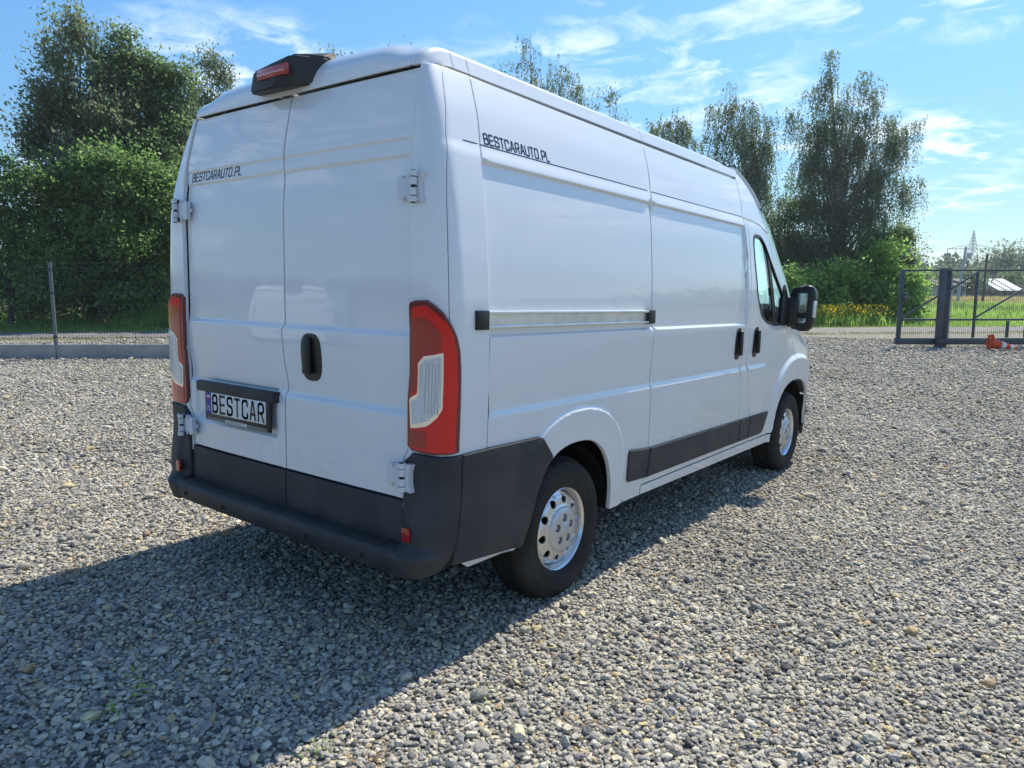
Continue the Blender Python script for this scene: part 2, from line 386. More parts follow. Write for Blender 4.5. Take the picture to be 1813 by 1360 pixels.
M_WHITE = mat('flag_white', (.8, .8, .8), .4)
M_FLAGR = mat('flag_red', (.55, .02, .03), .4)
M_INK = mat('black_lettering', (.010, .010, .018), .3)
M_GREYP = mat('frame_grey', (.16, .165, .17), .4)
M_GLASS = mat('window_glass', (.55, .68, .66), .0, trans=1.0, ior=1.05, coat=1.0, coat_r=.0)
M_MIRR = mat('mirror_glass', (.75, .85, .9), .02, metal=1)
M_SEAT = mat('seat_fabric', (.02, .022, .027), .9)
M_SIGN = mat('indicator_lens', (.7, .72, .74), .12, coat=1)

M_SCREEN = bpy.data.materials.new('dusty_windscreen'); M_SCREEN.use_nodes = True
_t = M_SCREEN.node_tree; _b = _t.nodes['Principled BSDF']; _b.inputs['Base Color'].default_value = (.6, .8, .8, 1); _b.inputs['Transmission Weight'].default_value = 1; _b.inputs['Roughness'].default_value = 0; _b.inputs['IOR'].default_value = 1.05
_tr = _t.nodes.new('ShaderNodeBsdfTranslucent'); _tr.inputs[0].default_value = (.55, .85, .9, 1); _mx = _t.nodes.new('ShaderNodeMixShader'); _mx.inputs[0].default_value = .42
_t.links.new(_b.outputs[0], _mx.inputs[1]); _t.links.new(_tr.outputs[0], _mx.inputs[2]); _t.links.new(_mx.outputs[0], _t.nodes['Material Output'].inputs[0])
VAN = empty('panel_van', (0, 0, 0))
Rv = Matrix(((.999923, .002662, .012106), (-.00291, .999785, .020532), (-.012048, -.020566, .999716)))
VAN.rotation_euler = Rv.to_euler()
tag(VAN, 'large white panel van with grey bumpers, rear doors towards the viewer, on the gravel', 'van')

ZL = [2.05, 2.045, 2.035, 2.015, 1.99, 1.985, 1.98, 1.975, 1.968, 1.96, 1.305, 1.30, 1.296, 1.292, 1.288, 1.283, 1.278, .995, .990, .983, .975, .967, .96, .955, .95]
YL = [.234, .238, .242, .246, .25, .256, .26, 3.23, 3.235, 3.24, 3.245, 3.25, 3.255]
FL = [q for q in np.arange(.5, 1.6, .011)]
CREASE = [(.60, 1.30), (.605, 1.48), (.622, 1.62), (.665, 1.78), (.717, 1.92), (.80, 2.05), (.853, 2.14), (.873, 2.22), (.918, 2.332)]
UK = list(np.linspace(0, 1, 22) ** 1.5)
def arch(y0, z0, rx, rz, n, za, a_from=math.pi, a_to=0.0, seg=26):
    o = []
    for i in range(seg + 1):
        a = a_from + (a_to - a_from) * i / seg; c, s = math.cos(a), math.sin(a)
        o.append((y0 + rx * math.copysign(abs(c) ** (2 / n), c), z0 + rz * abs(s) ** (2 / n)))
    return [q for q in o if q[1] >= za]
def oval(cx_, cy_, rx, ry, n=2.5, k=36):
    o = []
    for i in range(k):
        a = 2 * math.pi * i / k; c, s_ = math.cos(a), math.sin(a); o.append((cx_ + rx * math.copysign(abs(c) ** (2 / n), c), cy_ + ry * math.copysign(abs(s_) ** (2 / n), s_)))
    return o
for s in (1, -1):
    Sm = (lambda s: (lambda u, v: np.stack([s * (S(u, v) + (dleft(v) * (1 - sm(2.5, 3.6, u)) if s < 0 else 0)), u, v], -1)))(s)
    Km = (lambda s: (lambda u, v: K(u, v, s) * np.array([s, 1, 1])))(s)
    ksc = (.2, 1)
    # corner pillar from the rear door gap round to the side seam
    patch('rear_quarter', M_PAINT, [(2, .60), (2, 1.2), (2, 1.7), (2, 2.335)] + CREASE[::-1] + [(.60, .60)], Km, VAN, us=UK, step=(.25, .04), vs_=[q for q in ZL if q > 1.95], sc_=ksc, gap=.0006, rnd=.004, sign=s)
    patch('corner_pillar', M_PAINT, [(0, .60), (.60, .60)] + CREASE + [(0, 2.325), (0, 1.7), (0, 1.2)], Km, VAN, gap=.0006, rnd=.004, us=UK, step=(.25, .04), vs_=[q for q in ZL if q > 1.95], sc_=ksc, sign=s)
    # fixed side panel with the rear arch
    A = arch(1.02, .36, .36, .405, 2.4, .36)
    A = [(.60, .62)] + [q for q in A if q[0] > .9 or q[1] > .62]
    pan = [(ysA(z), z) for z in (2.335, 2.28, 2.2, 2.08, 1.96, 1.6, 1.0, .62)] + A + [(1.383, .345), (1.745, .345), (1.745, .400), (1.79, .444), (1.80, .617), (1.78, .95), (1.775, 1.01), (1.78, 1.124), (1.78, 1.30), (1.775, 1.45), (1.79, 1.73), (1.815, 1.971), (1.84, 2.043), (1.91, 2.325)]
    patch('side_panel', M_PAINT, pan, Sm, VAN, us=YL + FL, vs_=ZL + [q for q in np.arange(.45, .96, .011)], step=(.05, .05), sign=s)
    sd_ = [(1.745, .405), (1.79, .444), (1.80, .617), (1.78, .95), (1.775, 1.01), (1.78, 1.124), (1.78, 1.30), (1.775, 1.45), (1.79, 1.73), (1.815, 1.971), (1.84, 2.043), (1.91, 2.325), (3.35, 2.325), (3.26, 2.034), (3.26, 1.975), (3.215, 1.279), (3.185, 1.027), (3.165, .988), (3.22, .606), (3.20, .405)]
    slid = patch('sliding_door', M_PAINT, sd_, Sm, VAN, us=YL, vs_=ZL, step=(.05, .05), sign=s)
    patch('door_pillar', M_PAINT, [(3.20, .405), (3.22, .606), (3.165, .988), (3.185, 1.027), (3.215, 1.279), (3.26, 1.975), (3.262, 2.038), (3.32, 2.034), (3.31, 1.85), (3.285, 1.346), (3.31, 1.094), (3.30, .992), (3.42, .611), (3.40, .405)], Sm, VAN, us=YL, vs_=ZL, step=(.04, .05), sign=s)
    patch('cab_side_panel', M_PAINT, [(3.262, 2.044), (3.35, 2.325), (3.45, 2.39), (3.52, 2.351), (3.61, 2.266), (3.68, 2.147), (3.72, 2.03), (3.745, 1.96), (3.70, 1.975), (3.60, 2.018), (3.45, 2.038)], Sm, VAN, vs_=ZL, step=(.04, .04), sign=s)
    win = rpoly([(3.415, 1.935), (3.57, 1.935), (3.655, 1.875), (3.74, 1.775), (3.86, 1.655), (3.98, 1.545), (4.10, 1.42), (4.17, 1.325), (4.12, 1.275), (3.84, 1.268), (3.64, 1.295), (3.51, 1.350), (3.43, 1.50), (3.39, 1.711), (3.385, 1.872)], .04)
    FA = [q for q in arch(4.44, .36, .48, .44, 2.4, .36) if q[0] < 4.45]
    dr = [(3.402, .404), (3.42, .611), (3.30, .992), (3.31, 1.094), (3.285, 1.346), (3.31, 1.85), (3.32, 2.030), (3.45, 2.030), (3.60, 2.008), (3.70, 1.965), (3.75, 1.93), (3.86, 1.80), (4.0, 1.655), (4.14, 1.50), (4.27, 1.33), (4.31, 1.197), (4.44, .95), (4.44, .83)] + [q for q in FA[::-1] if q[1] > .42] + [(3.94, .404), (3.79, .404)]
    door = patch('front_door', M_PAINT, dr, Sm, VAN, holes=[win], us=np.arange(3.9, 4.45, .012), vs_=ZL + list(np.arange(.5, 1.05, .012)), step=(.04, .04), sign=s)
    patch('window_seal', M_BLACK, [(y, z) for y, z in win], Sm, door, holes=[[((y - 3.75) * .955 + 3.75, (z - 1.6) * .955 + 1.6) for y, z in win]], step=(.03, .03), off=.002, lip=.025, rnd=.004, gap=-.004, sign=s)
    patch('window_divider', M_BLACK, [(3.66, 1.90), (3.72, 1.84), (3.90, 1.25), (3.82, 1.25)], Sm, door, off=-.006, lip=.03, rnd=.003, gap=0, sign=s)
    patch('window_pane', M_GLASS, win, Sm, door, off=-.012, lip=0, step=(.05, .05), sign=s)
    patch('mirror_sail', M_BLACK, rpoly([(3.96, 1.30), (4.00, 1.54), (4.06, 1.60), (4.24, 1.36), (4.26, 1.27), (4.0, 1.262)], .03), Sm, door, off=.010, lip=.02, rnd=.006, gap=0, sign=s)
    # front wing
    FB = [q for q in arch(4.44, .36, .48, .44, 2.4, .36) if q[0] >= 4.42]
    patch('front_wing', M_PAINT, [(4.30, 1.30), (4.31, 1.197), (4.44, .95), (4.44, .80)] + FB[1:] + [(4.92, .62), (5.30, .62), (5.36, .75), (5.30, .82), (5.1, .93), (4.81, 1.06), (4.54, 1.20)], Sm, VAN, us=np.arange(4.3, 5.15, .012), vs_=np.arange(.5, 1.05, .012), step=(.03, .03), sign=s)
    patch('front_bumper_side', M_PLAST, [(4.925, .61), (4.92, .36), (4.93, .26), (5.32, .26), (5.38, .45), (5.34, .61)], Sm, VAN, off=.004, step=(.04, .04), sign=s)
    patch('sill', M_PAINT, [(1.752, .345), (3.935, .330), (3.935, .400), (3.79, .400), (3.4, .4025), (1.752, .4025)], Sm, VAN, step=(.06, .02), sign=s)
    # grey cladding
    ck = dict(step=(.05, .03), off=.013, lip=.02, rnd=.010, gap=.001, sign=s)
    patch('cladding', M_PLAST, rpoly([(1.56, .640), (1.56, .456), (1.785, .444), (1.805, .618)], [.03, .03, .005, .005]), Sm, VAN, **ck)
    patch('cladding', M_PLAST, rpoly([(1.812, .618), (1.793, .443), (3.207, .436), (3.225, .604)], .006), Sm, slid, **ck)
    patch('cladding', M_PLAST, rpoly([(3.233, .604), (3.215, .436), (3.405, .434), (3.425, .602)], .006), Sm, VAN, **ck)
    patch('cladding', M_PLAST, rpoly([(3.433, .602), (3.413, .434), (3.70, .432), (3.745, .445), (3.845, .598)], [.006, .006, .02, .03, .02]), Sm, door, **ck)
    # dark lines: roof gutter, and black strips standing in for the moulding edge's shadow
    patch('gutter_seal', M_BLACK, [(.24, 2.334), (.45, 2.334), (3.40, 2.334), (3.40, 2.341), (.45, 2.341), (.24, 2.341)], Sm, VAN, step=(.08, .01), off=-.004, lip=0, rnd=.001, gap=0, sign=s)
    patch('moulding_shade_strip', M_BLACK, [(.27, 2.0425), (1.80, 2.0425), (1.80, 2.0475), (.27, 2.0475)], Sm, VAN, step=(.08, .01), off=.0006, lip=0, sign=s)
    patch('moulding_shade_strip', M_BLACK, [(1.85, 2.0425), (3.25, 2.0425), (3.25, 2.0475), (1.85, 2.0475)], Sm, slid, step=(.08, .01), off=.0006, lip=0, sign=s)
    # rail of the sliding door
    y0, y1 = .255, 1.765
    xs_ = float(S(1.0, 1.36)) + (.036 if s < 0 else 0)
    rail = MB(); rail.box((s * (xs_ + .004), (y0 + y1) / 2, 1.356), (.012, y1 - y0 - .10, .050))
    rail = rail.build('door_rail', M_ALU, VAN)
    q = MB(); q.box((s * (xs_ + .012), (y0 + y1) / 2, 1.386), (.030, y1 - y0 - .06, .013), bev=.003); q.build('rail_lip', M_ALU, rail)
    q = MB(); q.box((s * (xs_ + .012), (y0 + y1) / 2, 1.329), (.030, y1 - y0 - .06, .011), bev=.003); q.build('rail_lip', M_ALU, rail)
    for yy, w in ((y0 + .035, .075), (y1 - .035, .075)):
        q = MB(); q.box((s * (xs_ + .012), yy, 1.357), (.034, w, .076), bev=.004); q.build('end_cap', M_BLACK, rail)
    # handles
    for par, (a, b) in ((slid, (3.03, 3.14)), (door, (3.385, 3.495))):
        h = patch('handle_bezel', M_BLACK, oval((a + b) / 2, 1.156, (b - a) / 2, .112, 3.2), Sm, par, off=.003, lip=.006, rnd=.003, gap=0, sign=s)
        q = MB(); ym = (a + b) / 2 + .012; xx = float(S(ym, 1.16))
        q.box((s * (xx + .018), ym, 1.160), (.026, .040, .175), bev=.012); q.build('handle', M_BLACK, par)
    # tail light
    def kp(name, ma, poly, par, off, r=.0, rnd=.003, lip=.012):
        return patch(name, ma, rpoly(poly, r) if r else poly, Km, par, off=off, lip=lip, rnd=rnd, gap=0, step=(.06, .03), us=UK, sc_=ksc, sign=s)
    OUT = [(.00, 1.409), (.004, 1.424), (.05, 1.431), (.20, 1.432), (.36, 1.408), (.50, 1.385), (.637, 1.348), (.72, 1.322), (.79, 1.293), (.85, 1.24), (.868, 1.18), (.873, 1.04), (.866, .85), (.68, .843), (.32, .838), (.14, .838), (.03, .842), (.0, .86)]
    tl = kp('tail_light', M_REDD, OUT, VAN, .012, 0, .006, .02)
    kp('red_lens', M_RED, [(.018, .852), (.30, .848), (.76, .852), (.785, 1.10), (.765, 1.235), (.69, 1.30), (.58, 1.343), (.36, 1.384), (.19, 1.412), (.016, 1.404)], tl, .0135, .02, .001, .002)
    kp('inner_lens', M_REDM, [(.02, 1.075), (.078, 1.085), (.09, 1.19), (.17, 1.222), (.45, 1.240), (.47, 1.30), (.31, 1.345), (.17, 1.365), (.02, 1.362)], tl, .0150, .02, .001, .002)
    kp('lower_lens', M_REDM, [(.022, .862), (.22, .860), (.22, .932), (.022, .925)], tl, .0150, .01, .001, .002)
    kp('chrome_frame', M_CHROME, [(.014, 1.052), (.086, 1.072), (.080, 1.19), (.16, 1.219), (.50, 1.236), (.50, 1.02), (.40, .985), (.23, .948), (.022, .932)], tl, .0160, .012, .0015, .003)
    kp('clear_lens', M_CLEAR, [(.026, 1.040), (.108, 1.058), (.104, 1.18), (.18, 1.208), (.465, 1.222), (.462, 1.03), (.375, 1.0), (.215, .968), (.036, .950)], tl, .0185, .012, .0015, .003)
    for k_ in range(5):
        u0 = .20 + .052 * k_; kp('lens_rib', M_RIBS, [(u0, 1.0), (u0 + .010, 1.0), (u0 + .010, 1.195), (u0, 1.195)], tl, .0195, 0, .0008, .002)
    # bumper corner and side
    def Kb(u, v, s=s):
        X = K(u, v, s); a = np.clip(u, 0, 1) * np.pi / 2; b_ = sm(.475, .425, v); st = .012 * sm(.84, .82, v)
        X[:, 1] -= (.016 + .030 * sm(.74, .50, v) * sm(.02, .12, u)) * np.maximum(np.cos(a), 0) ** .8 + .058 * b_ * np.maximum(np.cos(a), 0) ** (2.2 if s < 0 else 2.0) + .024 * b_ * (1 - sm(.02, .12, u)); X[:, 0] += .014
        t_ = sm(.45, .32, v); X[:, 0] -= (.05 * t_ + (.065 * sm(.50, .40, v) if s < 0 else 0)) * np.sin(a) ** .8; X[:, 1] += .02 * t_
        return X * np.array([s, 1, 1])
    patch('bumper_corner', M_PLAST, [(.02, .834), (.0, .80), (.0, .70), (.0, .60), (.0, .48), (.0, .345), (.45, .34), (.74, .36), (.86, .42), (.925, .50), (.955, .64), (.93, .838), (.45, .832)], Kb, VAN, us=UK, step=(.08, .02), vs_=list(np.arange(.40, .50, .008)), sc_=ksc, lip=.09, rnd=.010, gap=.0, sign=s)
    patch('bumper_side', M_PLAST, rpoly([(.186, .839), (.36, .841), (.71, .836), (.805, .732), (.755, .69), (.69, .586), (.65, .463), (.60, .354), (.40, .372), (.155, .395), (.172, .50), (.188, .64)], [.003, .01, .02, .02, .01, .01, .01, .02, .01, .01, .01, .01]), Sm, VAN, off=.014, lip=.03, rnd=.008, gap=.0, step=(.04, .03), sign=s)
    patch('white_underlip', M_PAINT, [(.24, .375), (.42, .352), (.66, .350), (.60, .33), (.30, .335)], Sm, VAN, off=-.03, lip=.01, rnd=.002, gap=0, sign=s)
    # reflector in the bumper corner
    q = MB(); q.box((s * .864, .0535, .512), (.040, .014, .058), R=Matrix.Rotation(s * .06, 3, 'Z'), bev=.004); q.build('reflector', M_REDM, VAN)
    # wheel housings and closed underbody
    for yc, r in ((1.0, .395), (4.44, .455)):
        q = MB(); n = 20; V = []; F = []
        for i in range(n + 1):
            a = math.pi * i / n
            for x in (.60, .995): V.append((s * x, yc + r * math.cos(a), .345 + r * math.sin(a)))
        for i in range(n): F.append((2 * i, 2 * i + 1, 2 * i + 3, 2 * i + 2))
        c0 = len(V); V.append((s * .60, yc, .345)); F += [(2 * i, 2 * i + 2, c0) for i in range(n)]
        q.add(V, F); q.build('wheel_housing', M_DARK, VAN, recalc=False)
    # mirror
    q = MB(); q.box((s * 1.01, 4.20, 1.375), (.20, .10, .25), bev=.035); arm = q.build('mirror_arm', M_BLACK, VAN)
    bm = bmesh.new(); bmesh.ops.create_cube(bm, size=1); bmesh.ops.subdivide_edges(bm, edges=bm.edges[:], cuts=5, use_grid_fill=True)
    for v in bm.verts:
        p = np.array(v.co) * 2; k = (abs(p[0]) ** 5 + abs(p[1]) ** 5 + abs(p[2]) ** 5) ** (1 / 5.0); p = p / max(k, 1e-6)
        fx = 1 - .22 * sm(.2, 1, p[2]) * (p[0] < 0) - .12 * sm(.2, 1, -p[2])
        v.co = (s * (1.118 + .106 * p[0] * fx), 4.215 + (.10 if p[1] > 0 else .03) * p[1] * (1 - .35 * sm(0, 1, p[1]) * (p[0] ** 2)) + .02 * (p[0] > .9), 1.405 + .185 * p[2] - .012 * (p[0] < 0) * p[2])
    me = bpy.data.meshes.new('mirror'); bm.to_mesh(me); bm.free(); me.polygons.foreach_set('use_smooth', [True] * len(me.polygons))
    mir = link('mirror', me, M_BLACK, VAN)
    def Mm(u, v, s=s, dy=0.0): return np.stack([s * u, 4.183 + 0 * u + .03 * (u - 1.12) + 0.10 * (v - 1.4) * 0, v], -1)
    patch('mirror_glass', M_MIRR, rpoly([(1.06, 1.37), (1.165, 1.37), (1.175, 1.53), (1.095, 1.53)], .02), Mm, mir, sign=s, off=.003, lip=.004, rnd=.002)
    patch('mirror_glass', M_MIRR, rpoly([(1.09, 1.285), (1.165, 1.285), (1.17, 1.33), (1.085, 1.33)], .015), Mm, mir, sign=s, off=.003, lip=.004, rnd=.002)
    q = MB(); q.box((s * 1.221, 4.21, 1.40), (.020, .055, .135), bev=.008); q.build('indicator', M_SIGN, mir)
    # head light
    patch('head_light', M_CLEAR, rpoly([(4.98, .93), (4.93, .84), (5.2, .74), (5.36, .76), (5.25, .86)], .02), Sm, VAN, off=.004, lip=.01, sign=s)

# ---- rear doors
def RD(x, z):
    x = np.asarray(x, float); z = np.asarray(z, float)
    y = Yr(z) + .010 * (np.abs(x) / .84) ** 3
    y = y + .007 * sm(2.049, 2.039, z) + .010 * sm(1.987, 1.973, z) - .015 * sm(1.310, 1.280, z) + .013 * np.clip((1.24 - z) / .24, 0, 1) - .020 * sm(1.003, .965, z)
    rc = sm(-.775, -.745, x) * sm(-.035, -.055, x) * sm(.762, .785, z) * sm(1.000, .985, z); y = y + .016 * rc
    return np.stack([x, y, z], -1)
XLN = [-.775, -.77, -.765, -.76, -.755, -.75, -.745, -.055, -.05, -.045, -.04, -.035]
ZR = [2.055, 2.049, 2.046, 2.044, 2.041, 2.039, 2.035, 1.987, 1.984, 1.98, 1.977, 1.973, 1.97, 1.315, 1.31, 1.303, 1.295, 1.288, 1.28, 1.275, 1.008, 1.003, .996, .99, .984, .978, .972, .965, .96, .785, .78, .774, .768, .762]
def xs(z): return float(np.interp(z, [.4, .74, .977, 1.03, 1.13, 1.28, 1.31, 2.0, 2.31], [.030, .028, .026, .031, .010, .002, .010, .012, .008]))
zz_ = [.632, .74, .80, .85, .95, 1.04, 1.15, 1.3, 1.4, 1.6, 1.93, 2.04, 2.2, 2.3175]
right = [(float(xgap(z)) - .002, z) for z in zz_]; mid = [(xs(z), z) for z in [.632, .74, .977, 1.03, 1.13, 1.28, 1.31, 2.0, 2.3165]]
dR = patch('rear_door', M_PAINT, mid[:1] + right + mid[::-1][:-1], RD, VAN, us=XLN, vs_=ZR, step=(.05, .05), lip=.03)
leftp = [(-x, z) for x, z in right]
dL = patch('rear_door', M_PAINT, leftp[:1] + mid + leftp[::-1][:-1], RD, VAN, us=XLN, vs_=ZR, step=(.05, .05), lip=.03)
patch('door_cladding', M_PLAST, [(.031, .43), (.80, .43), (.80, .628), (.030, .628)], RD, dR, off=.004, lip=.03, rnd=.005, gap=.002, step=(.06, .03))
patch('door_cladding', M_PLAST, [(-.80, .43), (.030, .43), (.030, .628), (-.80, .628)], RD, dL, off=.004, lip=.03, rnd=.005, gap=.002, step=(.06, .03))
# dark backing seen in the door gaps
q = MB(); q.box((0, .165, 1.0), (1.66, .02, 1.15)); q.box((0, .215, 1.9), (1.60, .02, .80)); q.build('door_frame', M_DARK, VAN)
# handle, lamp bar, plate
patch('handle_recess', M_BLACK, oval(.212, 1.165, .072, .106, 3.0), RD, dR, off=.003, lip=.004, rnd=.003, gap=0)
q = MB(); q.box((.198, float(RD(np.array([.2]), np.array([1.165]))[0, 1]) - .015, 1.170), (.052, .026, .165), bev=.012); q.build('handle', M_BLACK, dR)
lb = MB(); lb.box((-.352, .086, .962), (.672, .044, .052), bev=.008); lb.build('plate_lamp_bar', M_PLAST, dL)
pf = MB(); pf.box((-.336, .078, .866), (.560, .014, .148), bev=.005); pf = pf.build('number_plate', M_BLACK, VAN)
q = MB(); q.box((-.338, .0695, .883), (.508, .004, .108), bev=.0015); q.build('plate_sheet', M_PLATE, pf)
q = MB(); q.box((-.572, .0670, .883), (.040, .002, .108)); q.build('blue_band', M_BLUE, pf)
q = MB(); q.box((-.572, .0656, .916), (.026, .001, .0085)); q.build('flag_band', M_WHITE, pf)
q = MB(); q.box((-.572, .0656, .9075), (.026, .001, .0085)); q.build('flag_band', M_FLAGR, pf)
q = MB(); q.box((-.336, .0705, .8035), (.19, .004, .015)); q.build('frame_label', M_PLATE, pf)
for xc in (-.515, -.157):
    q = MB(); q.box((xc, .0705, .8035), (.155, .004, .015)); q.build('frame_label', M_GREYP, pf)
lettering('country_letters', M_WHITE, 'PL', -.584, -.560, .847, .869, lambda a, b: (a, .0655, b), pf, wt=.16, gapk=.5)
lettering('plate_letters', M_INK, 'BESTCAR', -.535, -.100, .841, .925, lambda a, b: (a, .0668, b), pf, wt=.155, rad=.5, gapk=.62)
lettering('frame_letters', M_INK, 'WWW.BESTCARAUTO.PL', -.421, -.251, .7995, .8075, lambda a, b: (a, .0680, b), pf, wt=.16, gapk=.4)
lettering('door_lettering', M_INK, 'BESTCARAUTO.PL', -.775, -.325, 1.996, 2.036, lambda a, b: tuple(RD(a, b) + np.array([0, -.0012, 0])), dL, wt=.15, gapk=.42, slant=.12)
lettering('side_lettering', M_INK, 'BESTCARAUTO.PL', .405, .862, 2.055, 2.096, lambda a, b: (float(S(a, b)) + .0012, a, b), VAN, wt=.15, gapk=.42)

# ---- roof, header, cab front
def ztop(x, y):
    ax = np.abs(x); return 2.424 + .030 * sm(.74, .58, ax) * (1 - .45 * sm(.5, 1.2, y)) + .032 * (1 - (x / .78) ** 2) - .035 * sm(2.9, 3.45, y) ** 2
def RF(sv, y):
    sv = np.asarray(sv, float); y = np.asarray(y, float); a = np.abs(sv); t = np.clip((a - .9) / .1, 0, 1) * np.pi / 2
    q_ = np.clip((a - .9) / .1, 0, 1); th = np.clip(q_ / .5, 0, 1) * 1.30; w2_ = np.clip((q_ - .5) / .5, 0, 1)
    x = np.where(a < .9, a / .9 * .775, .775 + .036 * np.sin(th) / math.sin(1.30)); zt = ztop(np.minimum(x, .775), y); dz = (zt - 2.398) / (1 - math.cos(1.30))
    z = np.where(a < .9, zt, zt - dz * (1 - np.cos(th))); x = x + .020 * w2_; z = z - (2.398 - 2.342) * w2_
    return np.stack([np.sign(sv) * x, y, z], -1)
UU = sorted([q * sg for q in list(np.linspace(.88, 1, 25)) + [.56, .6, .65, .7, .75, .8, .84] for sg in (-1, 1)])
for ya, yb in ((.335, .43), (.43, 1.93), (1.93, 3.42)):
    patch('roof_skin', M_PAINT, [(q, ya) for q in UU] + [(q, yb) for q in UU[::-1]], RF, VAN, us=[q * sg for q in list(np.linspace(.88, 1, 25)) + [.56, .6, .65, .7, .75, .8, .84] for sg in (-1, 1)], step=(.08, .05), sc_=(.86, 1), lip=.02, rnd=.002, gap=.0015)
def HD(sv, t):
    """roof edge above the rear doors"""
    sv = np.asarray(sv, float); t = np.clip(np.asarray(t, float), -.05, 1.05); e = RF(sv, .335 + 0 * sv); a = t * np.pi / 2
    x = e[:, 0] if e.ndim > 1 else e[0]; ze = e[:, 2] if e.ndim > 1 else e[2]; ax = np.abs(sv)
    yb = np.where(ax > .9, .168 + (.27 - .168) * (1 - np.cos(np.clip((ax - .9) / .1, 0, 1) * np.pi / 2)), .160) ; zb = 2.3205 + .0115 * np.clip((ax - .9) / .1, 0, 1)
    bul = .010 * sm(.85, .62, ax)
    y = .335 + (yb - .335) * np.cos(a) ** 1.0 - bul * np.sin(2 * a) * .8; z = zb + (ze - zb) * np.sin(a)
    return np.stack([x, y, z], -1)
patch('roof_header', M_PAINT, [(q, 0) for q in UU] + [(q, 1) for q in UU[::-1]], HD, VAN, us=[q * sg for q in list(np.linspace(.88, 1, 25)) + [.56, .6, .65, .7, .75, .8, .84] for sg in (-1, 1)], step=(.05, .05), sc_=(.86, .2), lip=.015, rnd=.002, gap=.0015)
EP = np.array([(3.40, 2.40), (3.45, 2.39), (3.52, 2.351), (3.61, 2.266), (3.68, 2.147), (3.745, 1.98), (3.86, 1.81), (4.0, 1.665), (4.14, 1.51), (4.28, 1.34), (4.33, 1.285), (4.54, 1.20), (4.81, 1.06), (5.1, .93), (5.3, .82), (5.36, .72), (5.38, .50), (5.32, .27)])
BU = np.array([.0, .10, .22, .33, .40, .43, .44, .44, .42, .42, .40, .34, .26, .18, .12, .10, .09, .09])
ZU = np.array([.055, .06, .05, .03, .02, .01, .0, 0, 0, 0, .02, .06, .07, .06, .03, 0, 0, 0])
def FR(sv, t):
    sv = np.asarray(sv, float); t = np.asarray(t, float); k = np.arange(len(EP)); y = np.interp(t, k, EP[:, 0]); z = np.interp(t, k, EP[:, 1]); b = np.interp(t, k, BU); zu = np.interp(t, k, ZU)
    w = 1 - np.abs(sv) ** 2.4
    return np.stack([sv * S(y, z), y + b * w, z + zu * w], -1)
def fp(name, ma, t0, t1, **k):
    return patch(name, ma, [(-1, t0), (1, t0), (1, t1), (-1, t1)], FR, VAN, step=(.08, .5), us=[-.98, -.94, .94, .98], sc_=(1, .15), sign=-1, lip=.02, rnd=.002, gap=.001, **k)
fp('cab_roof', M_PAINT, 0, 4.0); fp('windscreen', M_SCREEN, 4.0, 9.2); fp('windscreen_cowl', M_BLACK, 9.2, 10.2); fp('bonnet', M_PAINT, 10.2, 14.2); fp('grille', M_BLACK, 14.2, 15.6); fp('front_bumper', M_PLAST, 15.6, 17)
# closed underside (floor between the wheels and inside the skins)
q = MB()
q.box((0, 2.7, .43), (1.22, 5.1, .05)); q.box((0, .40, .40), (1.5, .5, .08))
for s in (1, -1):
    q.box((s * .955, 2.66, .42), (.02, 2.46, .12))
    for a, b in ((.14, .62), (1.40, 3.96), (4.92, 5.12)): q.box((s * (.79 if b < 5 else .70), (a + b) / 2, .43), (.38 if b < 5 else .2, b - a, .05))
q.build('underbody', M_DARK, VAN)
q = MB(); q.box((0, 3.22, 1.10), (1.90, .03, 1.25)); q.box((0, 3.22, 1.95), (1.62, .03, .46)); q.build('cab_bulkhead', M_SEAT, VAN)
q = MB(); q.box((0, 4.30, 1.14), (1.66, .50, .58), bev=.09); q.build('dashboard', M_SEAT, VAN)
for xc in (.52, -.52):
    q = MB(); q.box((xc, 3.62, .95), (.50, .50, .16), bev=.05); q.box((xc, 3.42, 1.28), (.48, .14, .62), R=Matrix.Rotation(-.12, 3, 'X'), bev=.05); q.box((xc, 3.37, 1.69), (.27, .10, .20), bev=.04)
    q.build('cab_seat', M_SEAT, VAN)
q = MB(); n = 24; q.tube([(-.50 + .20 * math.cos(2 * math.pi * i / n), 4.02 + .07 * math.sin(2 * math.pi * i / n), 1.25 + .19 * math.sin(2 * math.pi * i / n)) for i in range(n + 1)], .014, 8, cap=False); q.build('steering_wheel', M_BLACK, VAN)

# ---- step bumper
stp = MB(); prof = [(.105, .452), (.03, .450), (.012, .444), (.002, .432), (.0, .415), (.006, .37), (.020, .350), (.06, .343), (.105, .343)]
V = []; nP = len(prof); xsn = np.linspace(-.838, .838, 9)
for x in xsn:
    for (y, z) in prof: V.append((x, y + .012 * (x / .84) ** 2 * (y < .1), z))
F = [(i * nP + k, (i + 1) * nP + k, (i + 1) * nP + (k + 1) % nP, i * nP + (k + 1) % nP) for i in range(len(xsn) - 1) for k in range(nP)] + [tuple(range(nP)), tuple((len(xsn) - 1) * nP + k for k in range(nP))]
stp.add(V, F, True); stp = stp.build('step_bumper', M_PLAST, VAN)
for k in range(7):
    q = MB(); q.box((0, .030 + .011 * k, .4535), (1.50, .005, .005), bev=.0012); q.build('tread_rib', M_PLAST, stp)
for x in (-.72, -.36, .30, .66):
    q = MB(); q.lathe([(0, 0.0001), (0, .0125), (.003, .0135), (.004, .012)], (x, .002 + .012 * (x / .84) ** 2, .395), (0, -1, .12), 20); q.build('parking_sensor', M_BLACK, stp)

